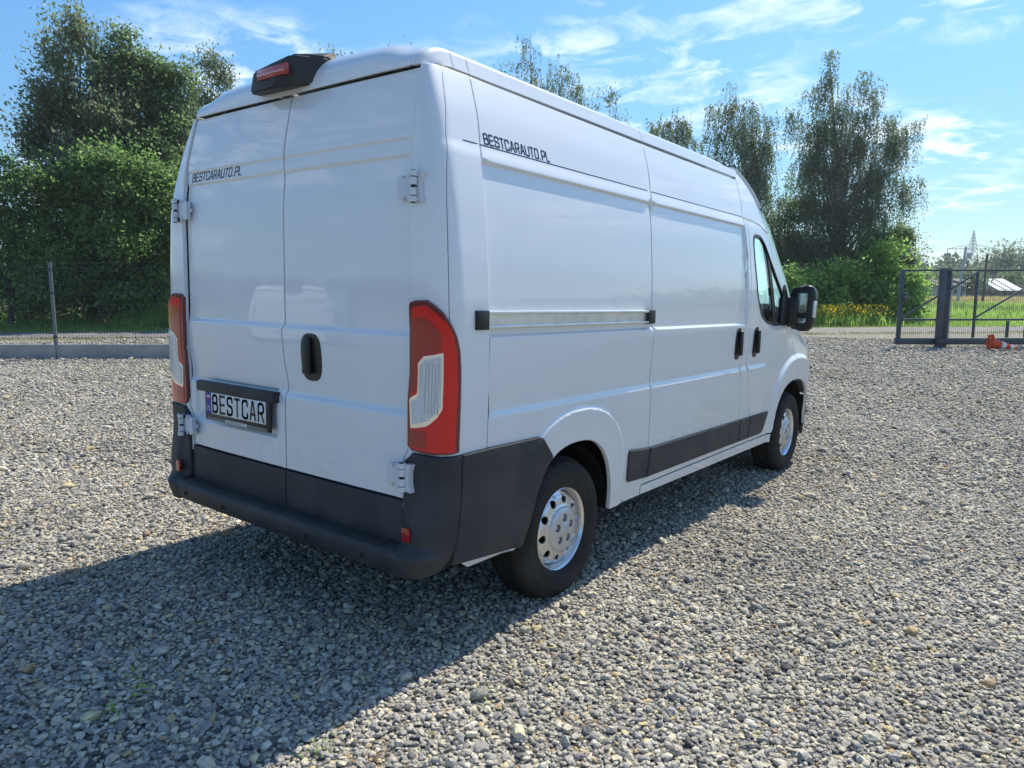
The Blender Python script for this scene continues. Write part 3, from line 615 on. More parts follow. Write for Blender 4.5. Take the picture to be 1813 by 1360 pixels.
# ---- hinges
def hinge(s, z, kind):
    h = MB(); xg = float(xgap(z)) if z > .8 else .80; yb = float(RD(np.array([.78]), np.array([z]))[0, 1])
    o = .0 if kind == 'up' else -.004
    def fn(a, b, d): return (s * (xg + .010 + (a - .010) * .90), yb - d * .95 + o - .006, z + b * .92)
    xpl = [(-.068, .046), (-.040, .050), (-.026, .030), (-.012, .052), (.016, .058), (.022, .0), (.016, -.058), (-.010, -.052), (-.024, -.030), (-.040, -.052), (-.068, -.046)]
    h.prism(xpl, .006, .030, fn); root = h.build('hinge', M_HINGE, VAN)
    q = MB()
    for b0, b1, r in ((.062, .040, .018), (.036, .006, .015), (-.006, -.036, .015), (-.040, -.062, .018)):
        q.tube([fn(.036, b0, .040), fn(.036, b1, .040)], r, 12)
    q.build('knuckle', M_HINGE, root)
    q = MB(); q.tube([fn(.036, .066, .040), fn(.036, -.066, .040)], .009, 8); q.build('pin', M_BLACK, root)
    q = MB(); q.prism([(.050, .058), (.086, .060), (.074, .02), (.074, -.02), (.088, -.062), (.050, -.058)], .0, .030 if kind == 'up' else .036, fn); q.build('pillar_leaf', M_HINGE, root)
    for b in (.050, -.050):
        q = MB(); q.tube([fn(.014, b, .030), fn(.014, b, .036)], .0095, 12); q.build('bolt', M_BLACK, root)
    q = MB(); q.prism([(-.086, .010), (-.068, .012), (-.068, -.012), (-.086, -.010)], .004, .016, fn); q.build('stop', M_HINGE, root)
for s in (1, -1):
    hinge(s, 1.852, 'up'); hinge(s, .738, 'low')

# ---- brake light and camera pod on the roof edge
P8 = [(-.25, .24, 2.36), (-.19, .09, 2.335), (.02, .06, 2.322), (.20, .185, 2.345), (.225, .26, 2.44), (.20, .20, 2.462), (.115, .10, 2.462), (.10, .070, 2.440), (-.15, .083, 2.425), (-.22, .15, 2.45), (-.23, .27, 2.50), (.19, .28, 2.50), (-.27, .22, 2.43)]
bm = bmesh.new()
for q_ in P8: bm.verts.new(q_)
bmesh.ops.convex_hull(bm, input=bm.verts[:]); bmesh.ops.bevel(bm, geom=bm.edges[:], offset=.008, segments=2, affect='EDGES')
me = bpy.data.meshes.new('brake_light'); bm.to_mesh(me); bm.free(); me.polygons.foreach_set('use_smooth', [True] * len(me.polygons)); me.set_sharp_from_angle(angle=math.radians(30))
pod = link('brake_light', me, M_PLAST, VAN)
q = MB(); q.box((.016, .070, 2.395), (.215, .022, .046), R=Matrix.Rotation(.12, 3, 'X'), bev=.008); q.build('red_lens', M_REDM, pod)
q = MB(); q.box((.016, .057, 2.388), (.195, .010, .012), bev=.003); q.build('lens_strip', mat('pink_lens_strip', (.55, .20, .20), .2, coat=1), pod)

# ---- wheels
def wheel(s, yc, zc=.336, R0=.338):
    xo = s * .985; ax = (s, 0, 0); c = (s * .895, yc, zc)
    def RM(u, v):
        r = np.hypot(u, v); prof_r = [0, .104, .114, .122, .135, .158, .170, .178, .20]; prof_h = [.092, .092, .094, .089, .087, .082, .070, .048, .048]
        h = np.interp(r, prof_r, prof_h) + .030
        return np.stack([s * (.895 + h - .03 + .0), yc + u, zc + v], -1) if np.ndim(h) == 0 else np.stack([s * (.895 + h - .03), yc + u, zc + v], -1)
    circ = lambda cx_, cy_, r, n=40: [(cx_ + r * math.cos(2 * math.pi * i / n), cy_ + r * math.sin(2 * math.pi * i / n)) for i in range(n)]
    holes = []
    for k in range(10):
        a = math.radians(8 + 36 * k); cx_, cy_ = .147 * math.cos(a), .147 * math.sin(a); e = []
        for i in range(16):
            t = 2 * math.pi * i / 16; du, dv = .0200 * math.cos(t), .0195 * math.sin(t); e.append((cx_ + du * math.cos(a) - dv * math.sin(a), cy_ + du * math.sin(a) + dv * math.cos(a)))
        holes.append(e)
    w = patch('wheel', M_RIM, circ(0, 0, .180, 72), RM, VAN, holes=holes, step=(.010, .010), lip=.012, rnd=.002, gap=0, sign=s)
    q = MB(); q.lathe([(-.02, .172), (.028, .176), (.034, .180), (.046, .184), (.056, .187), (.075, .189), (.088, .195), (.094, .201), (.090, .206), (.080, .207)], c, ax, 72); q.build('rim', M_RIM, w)
    # hub cap: disc with five lug recesses and an oval boss
    def HM(u, v):
        r = np.hypot(u, v); h = np.interp(r, [0, .026, .030, .033, .085, .098, .110, .116], [.121, .121, .118, .112, .110, .107, .098, .084])
        return np.stack([s * (.895 + h), yc + u, zc + v], -1)
    lug = [circ(.058 * math.cos(math.radians(90 + 72 * k)), .058 * math.sin(math.radians(90 + 72 * k)), .0195, 18) for k in range(5)]
    cap_ = patch('hub_cap', M_HUB, circ(0, 0, .113, 56), HM, w, holes=lug, step=(.007, .007), lip=.014, rnd=.0025, gap=0, sign=s)
    for k in range(5):
        a = math.radians(90 + 72 * k); q = MB(); cc = (s * .895, yc + .058 * math.cos(a), zc + .058 * math.sin(a))
        q.lathe([(.088, .0145), (.090, .0095), (.101, .009), (.103, .0001)], cc, ax, 6); q.build('wheel_nut', M_HUB, w)
    q = MB(); q.lathe([(.1225, .021), (.1245, .020), (.1245, .0175), (.1225, .0165)], c, ax, 32); q.build('hub_ring', M_CHROME, w)
    q = MB(); q.lathe([(.020, .0001), (.020, .172)], c, ax, 40); q.build('brake_drum', M_DARK, w)
    # tyre
    T = MB(); hw = .1075
    prf = [(-.09, .197), (-hw + .004, .225), (-hw - .006, .270), (-hw + .004, .312), (-.090, R0 - .006), (-.078, R0), (.078, R0), (.090, R0 - .006), (hw - .004, .312), (hw + .006, .290), (hw + .0072, .287), (hw + .006, .284), (hw + .005, .262), (hw + .0065, .259), (hw + .0045, .255), (hw + .002, .240), (hw + .0040, .237), (hw - .001, .222), (.092, .205), (.086, .199)]
    T.lathe(prf, c, ax, 96); T = T.build('tyre', M_RUBBER, w)
    tb = MB()                                                     # tread blocks: three ribs and shoulder lugs
    nb = 66
    for k in range(nb):
        a0 = 2 * math.pi * k / nb; da = 2 * math.pi / nb * .80
        for (x0, x1, r0, r1, sk) in ((-.098, -.062, R0 - .016, R0 + .004, .5), (-.052, -.020, R0 - .004, R0 + .005, .2), (-.012, .018, R0 - .004, R0 + .005, 0), (.026, .054, R0 - .004, R0 + .005, -.2), (.062, .098, R0 - .004, R0 - .016, -.5)):
            V = []
            for (xx, rr, sh) in ((x0, r0 if x0 < 0 else r0, 0), (x1, r1, sk * .05)):
                for (aa, dr) in ((a0, 0), (a0 + da, 0)):
                    a = aa + sh
                    V += [(s * .895 + s * xx, yc + (rr + .007 if abs(xx) < .09 else rr + .006) * math.cos(a), zc + (rr + .007 if abs(xx) < .09 else rr + .006) * math.sin(a)), (s * .895 + s * xx, yc + (rr - .012) * math.cos(a), zc + (rr - .012) * math.sin(a))]
            tb.add(V, [(0, 2, 6, 4), (0, 1, 3, 2), (4, 6, 7, 5), (0, 4, 5, 1), (2, 3, 7, 6)])
    tb.build('tread', M_RUBBER, w)['kind'] = 'stuff'
for s in (1, -1):
    wheel(s, .979); wheel(s, 4.472)
# ---------------------------------------------------------------- ground
def gravel_mat():
    ma = mat('gravel', (.3, .3, .3), .85, spec=.3); t = ma.node_tree; n = t.nodes.new; b = bsdf(ma)
    tc = n('ShaderNodeTexCoord'); vo = n('ShaderNodeTexVoronoi'); vo.inputs['Scale'].default_value = 34
    wn = n('ShaderNodeTexNoise'); wn.inputs['Scale'].default_value = 9; wn.inputs['Detail'].default_value = 3
    t.links.new(tc.outputs['Object'], wn.inputs['Vector']); mixv = n('ShaderNodeMixRGB'); mixv.blend_type = 'ADD'; mixv.inputs['Fac'].default_value = .05
    t.links.new(tc.outputs['Object'], mixv.inputs['Color1']); t.links.new(wn.outputs['Color'], mixv.inputs['Color2']); t.links.new(mixv.outputs[0], vo.inputs['Vector'])
    wnn = n('ShaderNodeTexWhiteNoise'); t.links.new(vo.outputs['Color'], wnn.inputs['Vector'])
    cr_ = stone_ramp(n, t); t.links.new(wnn.outputs['Value'], cr_.inputs[0])
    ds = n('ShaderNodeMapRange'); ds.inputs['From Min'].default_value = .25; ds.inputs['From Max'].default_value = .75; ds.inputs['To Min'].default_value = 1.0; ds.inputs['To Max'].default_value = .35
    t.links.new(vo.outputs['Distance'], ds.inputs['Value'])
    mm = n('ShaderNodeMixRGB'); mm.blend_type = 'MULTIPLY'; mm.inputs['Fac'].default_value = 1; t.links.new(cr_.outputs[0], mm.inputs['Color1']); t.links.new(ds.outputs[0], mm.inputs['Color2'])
    # broad patches: dusty, slightly mossy
    pn = n('ShaderNodeTexNoise'); pn.inputs['Scale'].default_value = .55; pn.inputs['Detail'].default_value = 6; pn.inputs['Roughness'].default_value = .6; t.links.new(tc.outputs['Object'], pn.inputs['Vector'])
    mr = n('ShaderNodeMapRange'); mr.inputs['From Min'].default_value = .56; mr.inputs['From Max'].default_value = .72; mr.inputs['To Max'].default_value = .45; t.links.new(pn.outputs[0], mr.inputs['Value'])
    m2 = n('ShaderNodeMixRGB'); m2.inputs['Color2'].default_value = (.16, .17, .05, 1); t.links.new(mr.outputs[0], m2.inputs['Fac']); t.links.new(mm.outputs[0], m2.inputs['Color1'])
    t.links.new(m2.outputs[0], b.inputs['Base Color'])
    bu = n('ShaderNodeBump'); bu.invert = True; bu.inputs['Strength'].default_value = 1.0; bu.inputs['Distance'].default_value = .02; t.links.new(vo.outputs['Distance'], bu.inputs['Height']); t.links.new(bu.outputs[0], b.inputs['Normal'])
    return ma
def stone_ramp(n, t):
    cr_ = n('ShaderNodeValToRGB'); cr_.color_ramp.interpolation = 'LINEAR'; e = cr_.color_ramp.elements
    cols = [(0, (.075, .072, .078)), (.08, (.20, .19, .185)), (.18, (.38, .36, .325)), (.29, (.25, .24, .235)), (.40, (.47, .44, .37)), (.50, (.31, .295, .27)), (.60, (.54, .50, .40)), (.69, (.35, .34, .33)), (.78, (.60, .54, .39)), (.86, (.44, .405, .33)), (.92, (.64, .61, .52)), (.96, (.60, .52, .31)), (.982, (.46, .34, .18)), (.992, (.36, .24, .17)), (1, (.66, .62, .49))]
    e[0].position = 0; e[0].color = (*cols[0][1], 1); e[1].position = 1; e[1].color = (*cols[-1][1], 1)
    for p, c in cols[1:-1]: q = e.new(p); q.color = (*c, 1)
    return cr_
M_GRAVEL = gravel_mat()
# far ground: one sheet to the horizon
M_FIELD = noise_mix(mat('meadow', (.10, .13, .04), .95, spec=.1), (.085, .125, .035), (.20, .18, .075), .05, .4, .62, 8, bump=.5, bscale=3)
me = bpy.data.meshes.new('field'); V = [(0, 0, -.7)]; F = []; rr = [17, 24, 60, 150, 400, 1200, 4500]; sg = 64
for r in rr:
    for k in range(sg): V.append((r * math.cos(2 * math.pi * k / sg), r * math.sin(2 * math.pi * k / sg), -.06 if r > 20 else -.7))
for k in range(sg): F.append((0, 1 + k, 1 + (k + 1) % sg))
for i in range(len(rr) - 1):
    for k in range(sg): a = 1 + i * sg + k; b = 1 + i * sg + (k + 1) % sg; F.append((a, a + sg, b + sg, b))
me.from_pydata(V, [], F); tag(link('field', me, M_FIELD), kind='structure')
# gravel yard: grid in camera-aligned coordinates, up to the road
ROAD_N = lambda lat: 21.6 + (lat + 15) * .105          # near edge distance of the road as a function of lateral position
ROAD_F = lambda lat: 24.7 + (lat + 15) * .105
la = np.concatenate([np.linspace(-60, -14, 12), np.linspace(-13, 16, 59), np.linspace(18, 60, 12)]); di = np.concatenate([np.linspace(-30, -5, 10), np.linspace(-4, 16, 41), np.linspace(17, 21, 5), [30]])
V = []
for a in la:
    for d_ in di:
        d2 = d_ if d_ < 30 else ROAD_N(a) + .02
        p = lay(a, min(d_, d2) if d_ < 30 else d2); V.append((p[0], p[1], float(zg(p[0], p[1]))))
nd = len(di); F = [(i * nd + j, i * nd + j + 1, (i + 1) * nd + j + 1, (i + 1) * nd + j)[::-1] for i in range(len(la) - 1) for j in range(nd - 1)]
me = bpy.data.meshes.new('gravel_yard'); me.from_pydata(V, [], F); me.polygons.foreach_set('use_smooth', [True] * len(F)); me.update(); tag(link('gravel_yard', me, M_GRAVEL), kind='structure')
def strip(name, ma, fa, fb, z, l0=-90, l1=90, n=60):
    V = []; F = []
    for i in range(n + 1):
        l = l0 + (l1 - l0) * i / n; a = lay(l, fa(l), z); b = lay(l, fb(l), z); V += [tuple(a), tuple(b)]
    F = [(2 * i, 2 * i + 2, 2 * i + 3, 2 * i + 1) for i in range(n)]
    me = bpy.data.meshes.new(name); me.from_pydata(V, [], F); return tag(link(name, me, ma), kind='structure')
M_ASPH = noise_mix(mat('asphalt', (.2, .2, .2), .85, spec=.3), (.17, .17, .175), (.24, .235, .23), 1.5, bump=.4, bscale=60)
M_VERGE = noise_mix(mat('verge_soil', (.2, .18, .1), .95), (.09, .13, .035), (.26, .23, .16), 1.8, .42, .60, 7, bump=.6, bscale=30)
strip('road', M_ASPH, ROAD_N, ROAD_F, .012)
strip('verge', M_VERGE, lambda l: ROAD_F(l) - .03, lambda l: ROAD_F(l) + 5.5, .004)
strip('road_shoulder', M_VERGE, lambda l: ROAD_N(l) - .75, lambda l: ROAD_N(l) + .02 + .05 * math.sin(l), .006)

# gravel stones: angular pebbles scattered by geometry nodes on points laid out here
def stone_mat():
    ma = mat('stone', (.3, .3, .3), .75, spec=.35); t = ma.node_tree; n = t.nodes.new; b = bsdf(ma)
    oi = n('ShaderNodeObjectInfo'); cr_ = stone_ramp(n, t); t.links.new(oi.outputs['Random'], cr_.inputs[0])
    tc = n('ShaderNodeTexCoord'); no = n('ShaderNodeTexNoise'); no.inputs['Scale'].default_value = 2.2; no.inputs['Detail'].default_value = 5; t.links.new(tc.outputs['Object'], no.inputs['Vector'])
    mr = n('ShaderNodeMapRange'); mr.inputs['From Min'].default_value = .3; mr.inputs['From Max'].default_value = .7; mr.inputs['To Min'].default_value = .72; mr.inputs['To Max'].default_value = 1.22; t.links.new(no.outputs[0], mr.inputs['Value'])
    ln = n('ShaderNodeTexNoise'); ln.inputs['Scale'].default_value = .7; ln.inputs['Detail'].default_value = 5; t.links.new(oi.outputs['Location'], ln.inputs['Vector'])
    ml = n('ShaderNodeMapRange'); ml.inputs['From Min'].default_value = .3; ml.inputs['From Max'].default_value = .7; ml.inputs['To Min'].default_value = .80; ml.inputs['To Max'].default_value = 1.16; t.links.new(ln.outputs[0], ml.inputs['Value'])
    mz = n('ShaderNodeMath'); mz.operation = 'MULTIPLY'; t.links.new(mr.outputs[0], mz.inputs[0]); t.links.new(ml.outputs[0], mz.inputs[1])
    mm = n('ShaderNodeMixRGB'); mm.blend_type = 'MULTIPLY'; mm.inputs['Fac'].default_value = 1; t.links.new(cr_.outputs[0], mm.inputs['Color1']); t.links.new(mz.outputs[0], mm.inputs['Color2']); t.links.new(mm.outputs[0], b.inputs['Base Color'])
    bu = n('ShaderNodeBump'); bu.inputs['Strength'].default_value = .25; bu.inputs['Distance'].default_value = .1; t.links.new(no.outputs[0], bu.inputs['Height']); t.links.new(bu.outputs[0], b.inputs['Normal'])
    return ma
M_STONE = stone_mat()
rock_col = bpy.data.collections.new('stone_shapes')
for k in range(14):
    bm = bmesh.new(); ax = np.array([rng.uniform(.9, 1.25), rng.uniform(.65, .95), rng.uniform(.42, .7)]) * .5
    for i in range(rng.integers(18, 34)):
        v = rng.normal(size=3); v /= np.linalg.norm(v); v = np.sign(v) * np.abs(v) ** .8; bm.verts.new(v * ax * rng.uniform(.88, 1.08))
    r = bmesh.ops.convex_hull(bm, input=bm.verts[:]); bmesh.ops.delete(bm, geom=[g for g in r['geom_interior'] if isinstance(g, bmesh.types.BMVert)], context='VERTS')
    me = bpy.data.meshes.new('stone'); bm.to_mesh(me); bm.free(); me.materials.append(M_STONE)
    if k % 4: me.polygons.foreach_set('use_smooth', [True] * len(me.polygons)); me.set_sharp_from_angle(angle=math.radians(50))
    rock_col.objects.link(bpy.data.objects.new('stone', me))
def scatter(d0, d1, spacing, l_ang, seed):
    g = np.random.default_rng(seed); R = d1 * 1.02
    xs2 = np.arange(-R, R, spacing); ys2 = np.arange(0, R, spacing); G = np.stack(np.meshgrid(xs2, ys2), -1).reshape(-1, 2)
    r = np.hypot(G[:, 0], G[:, 1]); an = np.abs(np.degrees(np.arctan2(G[:, 0], G[:, 1]))); G = G[(r > d0) & (r < d1) & (an < l_ang)]
    G = G + g.uniform(-.62, .62, G.shape) * spacing
    x = CAM[0] + G[:, 0] * cr[0] + G[:, 1] * hf[0]; y = CAM[1] + G[:, 0] * cr[1] + G[:, 1] * hf[1]
    return x, y, np.hypot(G[:, 0], G[:, 1])
bands = [(1.0, 6.5, .0180, 56, .95), (6.5, 11.0, .028, 55, 1.2), (11.0, 17.0, .045, 54, 1.45), (17.0, 24.0, .066, 50, 1.9)]
X = []; S_ = []
for i, (a, b, sp, an, k) in enumerate(bands):
    x, y, r = scatter(a, b, sp, an, 5 + i); z = zg(x, y); g = np.random.default_rng(50 + i); n_ = len(x)
    s0 = .0208 * np.exp(g.normal(0, .32, n_)) * k; big = g.random(n_) < .012; s0[big] *= g.uniform(1.4, 2.3, big.sum()); s0 = np.clip(s0, .010, .085)
    X.append(np.stack([x, y, z + s0 * g.uniform(-.02, .34, n_)], -1)); S_.append(s0)
# wheels rest on the stones: keep the tyre contact patches clear of proud stones
X = np.concatenate(X); S_ = np.concatenate(S_); n_ = len(X); print('stones', n_)
me = bpy.data.meshes.new('gravel_stones'); me.vertices.add(n_); me.vertices.foreach_set('co', X.ravel().astype('f'))
g = np.random.default_rng(3)
rot = np.stack([g.normal(0, .30, n_), g.normal(0, .30, n_), g.uniform(0, 6.283, n_)], -1)
a_ = me.attributes.new('rot', 'FLOAT_VECTOR', 'POINT'); a_.data.foreach_set('vector', rot.ravel().astype('f'))
a_ = me.attributes.new('siz', 'FLOAT', 'POINT'); a_.data.foreach_set('value', S_.astype('f'))
a_ = me.attributes.new('pick', 'INT', 'POINT'); a_.data.foreach_set('value', g.integers(0, 14, n_).astype('i'))
me.update()
gs = tag(link('gravel_stones', me, M_STONE), 'loose grey and buff crushed stones covering the yard', kind='stuff')
ng = bpy.data.node_groups.new('stone_scatter', 'GeometryNodeTree'); ng.interface.new_socket('Geometry', in_out='INPUT', socket_type='NodeSocketGeometry'); ng.interface.new_socket('Geometry', in_out='OUTPUT', socket_type='NodeSocketGeometry')
n = ng.nodes.new; gi = n('NodeGroupInput'); go = n('NodeGroupOutput'); ip = n('GeometryNodeInstanceOnPoints'); ci = n('GeometryNodeCollectionInfo'); ci.inputs['Collection'].default_value = rock_col; ci.inputs['Separate Children'].default_value = True; ci.inputs['Reset Children'].default_value = True
def na(nm, ty):
    q = n('GeometryNodeInputNamedAttribute'); q.data_type = ty; q.inputs['Name'].default_value = nm; return q
r_ = na('rot', 'FLOAT_VECTOR'); s_n = na('siz', 'FLOAT'); p_ = na('pick', 'INT'); L = ng.links.new
L(gi.outputs[0], ip.inputs['Points']); L(ci.outputs[0], ip.inputs['Instance']); ip.inputs['Pick Instance'].default_value = True
L(p_.outputs['Attribute'], ip.inputs['Instance Index']); L(r_.outputs['Attribute'], ip.inputs['Rotation']); L(s_n.outputs['Attribute'], ip.inputs['Scale']); L(ip.outputs[0], go.inputs[0])
gs.modifiers.new('scatter', 'NODES').node_group = ng

# ---------------------------------------------------------------- vegetation
def ptd(px, py, dist):
    v = cf + (px - 906.5) / FPX * cr - (py - 680) / FPX * cu; return CAM + v * (dist / float(v @ hf))
def leaf_mat(name, c1, c2, trans=.35):
    ma = bpy.data.materials.new(name); ma.use_nodes = True; t = ma.node_tree; t.nodes.clear(); n = t.nodes.new
    o = n('ShaderNodeOutputMaterial'); at_ = n('ShaderNodeAttribute'); at_.attribute_name = 'tint'
    mi = n('ShaderNodeMixRGB'); mi.inputs['Color1'].default_value = (*c1, 1); mi.inputs['Color2'].default_value = (*c2, 1); t.links.new(at_.outputs['Fac'], mi.inputs['Fac'])
    b = n('ShaderNodeBsdfPrincipled'); b.inputs['Roughness'].default_value = .48; b.inputs['Specular IOR Level'].default_value = .45; t.links.new(mi.outputs[0], b.inputs['Base Color'])
    tr = n('ShaderNodeBsdfTranslucent'); hs_ = n('ShaderNodeHueSaturation'); hs_.inputs['Value'].default_value = 2.1; hs_.inputs['Hue'].default_value = .505; t.links.new(mi.outputs[0], hs_.inputs['Color']); t.links.new(hs_.outputs[0], tr.inputs['Color'])
    mx_ = n('ShaderNodeMixShader'); mx_.inputs[0].default_value = trans; t.links.new(b.outputs[0], mx_.inputs[1]); t.links.new(tr.outputs[0], mx_.inputs[2]); t.links.new(mx_.outputs[0], o.inputs[0])
    return ma
L_HORN = leaf_mat('hornbeam_leaves', (.065, .13, .045), (.175, .265, .080), .48)
L_MAPLE = leaf_mat('maple_leaves', (.065, .115, .050), (.15, .215, .080), .45)
L_ASPEN = leaf_mat('aspen_leaves', (.080, .120, .070), (.18, .215, .12), .42)
L_BIRCH = leaf_mat('birch_leaves', (.085, .125, .080), (.165, .21, .12), .45)
L_SHRUB = leaf_mat('shrub_leaves', (.13, .24, .055), (.26, .39, .10), .55)
L_GRASS = leaf_mat('grass_blades', (.15, .27, .055), (.32, .42, .12), .5)
L_FAR = leaf_mat('far_leaves', (.070, .095, .065), (.12, .15, .09), .3)
L_DRY = leaf_mat('dry_weeds', (.34, .26, .08), (.36, .17, .09), .3)
L_GOLD = leaf_mat('goldenrod_flowers', (.62, .44, .01), (.75, .58, .04), .3)
M_BARK = noise_mix(mat('bark', (.12, .10, .08), .9), (.06, .05, .042), (.15, .13, .11), 6, bump=.5, stretch=(4, 4, .8))
M_BIRCHB = noise_mix(mat('birch_bark', (.3, .3, .28), .8), (.10, .095, .09), (.42, .41, .39), 5, .42, .55, bump=.3, stretch=(1, 1, 4))
def leaf_mesh(name, P, dirs, size, tint, ma, parent=None, aspect=.62, flat=.5, seed=0):
    """one rhombic leaf per row of P; dirs = rough long axis of each leaf"""
    g = np.random.default_rng(seed); n_ = len(P)
    d = dirs + g.normal(0, .45, (n_, 3)); d /= np.linalg.norm(d, axis=1)[:, None] + 1e-9
    up = g.normal(0, flat, (n_, 3)) + np.array([0, 0, 1.0]); w = np.cross(d, up); w /= np.linalg.norm(w, axis=1)[:, None] + 1e-9
    s_ = (size * g.uniform(.6, 1.3, n_))[:, None]
    nrm = np.cross(w, d)
    V = np.stack([P, P + d * s_ * .5 + w * s_ * aspect * .5 - nrm * s_ * .06, P + d * s_, P + d * s_ * .5 - w * s_ * aspect * .5 - nrm * s_ * .06], 1).reshape(-1, 3)
    me = bpy.data.meshes.new(name); me.vertices.add(4 * n_); me.vertices.foreach_set('co', V.ravel().astype('f')); me.loops.add(4 * n_); me.loops.foreach_set('vertex_index', np.arange(4 * n_, dtype='i'))
    me.polygons.add(n_); me.polygons.foreach_set('loop_start', np.arange(0, 4 * n_, 4, dtype='i')); me.polygons.foreach_set('loop_total', np.full(n_, 4, 'i'))
    a = me.attributes.new('tint', 'FLOAT', 'FACE'); a.data.foreach_set('value', np.clip(tint, 0, 1).astype('f')); me.update(calc_edges=True)
    return link(name, me, ma, parent)
RAD = .88
CL = {'spray': (20, .25, .10), 'up': (18, .22, .12), 'weep': (8, .16, .22), 'ball': (10, .9, .3)}      # strands per bough, bough radius, share growing singly
def crown(blobs, nstr, length, lpl, size, style, seed, spread=.12, shell=.55, thin=1.0):
    """blobs: world ellipsoids (cx,cy,cz,rx,ry,rz). Returns leaf points, directions, tints and the twig list"""
    g = np.random.default_rng(seed); B = np.array(blobs, float); vol = B[:, 3] * B[:, 4] * B[:, 5]; vol = vol ** .8; pk = g.choice(len(B), nstr, p=vol / vol.sum())
    v = g.normal(size=(nstr, 3)); v /= np.linalg.norm(v, axis=1)[:, None]; r = g.random(nstr) ** shell
    lump = RAD * (1 + .26 * np.sin(v[:, 0] * 5 + pk) * np.cos(v[:, 2] * 6 + 2 * pk) + g.normal(0, .09, nstr))
    c = B[pk, :3]; P0 = c + v * B[pk, 3:] * (r * lump)[:, None]
    if style in ('up', 'spray'): P0 = P0 - v * .30 * length - (np.array([-cr[0] * .14, -cr[1] * .14, .35]) * length if style == 'up' else 0)
    nc = max(6, int(nstr / CL[style][0])); ci_ = g.integers(0, nc, nstr); sg_ = CL[style][1] * g.uniform(.5, 1.4, nc)[ci_][:, None] * (length / .55) ** .3
    solo = g.random(nstr) < CL[style][2]
    Pc = P0[ci_] + g.normal(0, 1, P0.shape) * sg_ * np.array([1, 1, .55 if style != 'up' else 1.1])
    P0 = np.where(solo[:, None], P0, Pc); v = np.where(solo[:, None], v, v[ci_] * .7 + .5 * g.normal(0, .6, v.shape)); v /= np.linalg.norm(v, axis=1)[:, None]
    out = v.copy(); L_ = length * g.uniform(.5, 1.4, nstr)
    if style == 'weep': D0 = out * .35 + np.array([0, 0, .25]); D1 = np.array([0, 0, -1.0]) + out * .10
    elif style == 'up': D0 = out * .45 + np.array([0, 0, .75]) - .30 * np.array([cr[0], cr[1], 0]); D1 = D0 * 1.0
    elif style == 'spray': D0 = out * .9 + np.array([0, 0, .15]); D1 = out * .7 + np.array([0, 0, -.35])
    else: D0 = out; D1 = out
    D0 = D0 + g.normal(0, .22, D0.shape) * (0.5 if style == 'weep' else 1); D1 = D1 + g.normal(0, .10 if style == 'weep' else .25, D0.shape)
    D0 /= np.linalg.norm(D0, axis=1)[:, None]; D1 /= np.linalg.norm(D1, axis=1)[:, None]
    t = (np.arange(lpl) + .5) / lpl; k = lpl
    bend = t ** (.6 if style == 'weep' else 1.3)
    Q = P0[:, None, :] + (D0[:, None, :] * (t * (1 - bend * .8))[None, :, None] * (.35 if style == 'weep' else .6) + D1[:, None, :] * (t * bend)[None, :, None]) * L_[:, None, None]
    Q = Q + g.normal(0, spread, Q.shape) * (np.array([.5, .5, .8]) if style == 'weep' else 1.0)
    T = np.broadcast_to(D1[:, None, :], Q.shape)
    keep = g.random((nstr, k)) < thin
    tint = np.clip(.5 + g.normal(0, .18, nstr)[:, None] + g.normal(0, .2, (nstr, k)), 0, 1)
    return Q[keep], (T + g.normal(0, .5, T.shape))[keep], tint[keep], P0, D0, D1, L_
def trunk_mesh(base, height, r0, blobs, P0, seed, lean=(0, 0), nb=60, twigs=0, D=None):
    g = np.random.default_rng(seed); mb = MB(); base = np.array(base, float); top = base + np.array([lean[0], lean[1], height])
    ax = lambda t: base + (top - base) * t + np.array([math.sin(t * 5 + seed), math.cos(t * 4 + seed), 0]) * .12 * t * height / 8
    ts = np.linspace(0, 1, 10); mb.tube([ax(t) for t in ts], [r0 * (1 - t) ** 1.25 * (1 + .5 * (t < .05)) + .010 for t in ts], 8)
    idx = g.choice(len(P0), min(nb, len(P0)), replace=False)
    for k, i in enumerate(idx):
        e = P0[i]; h = (e[2] - base[2]) / height; t0 = np.clip(h * g.uniform(.35, .75), .08, .93); a = ax(t0); L_ = np.linalg.norm(e - a)
        mid = a + (e - a) * .5 + np.array([0, 0, .12 * L_]); rb = max(.012, r0 * (1 - t0) * .38) * min(1, L_ / 2 + .3)
        mb.tube([a, a + (mid - a) * .55 + np.array([0, 0, -.02 * L_]), mid, e], [rb, rb * .7, rb * .45, .006], 5, cap=False)
    return mb
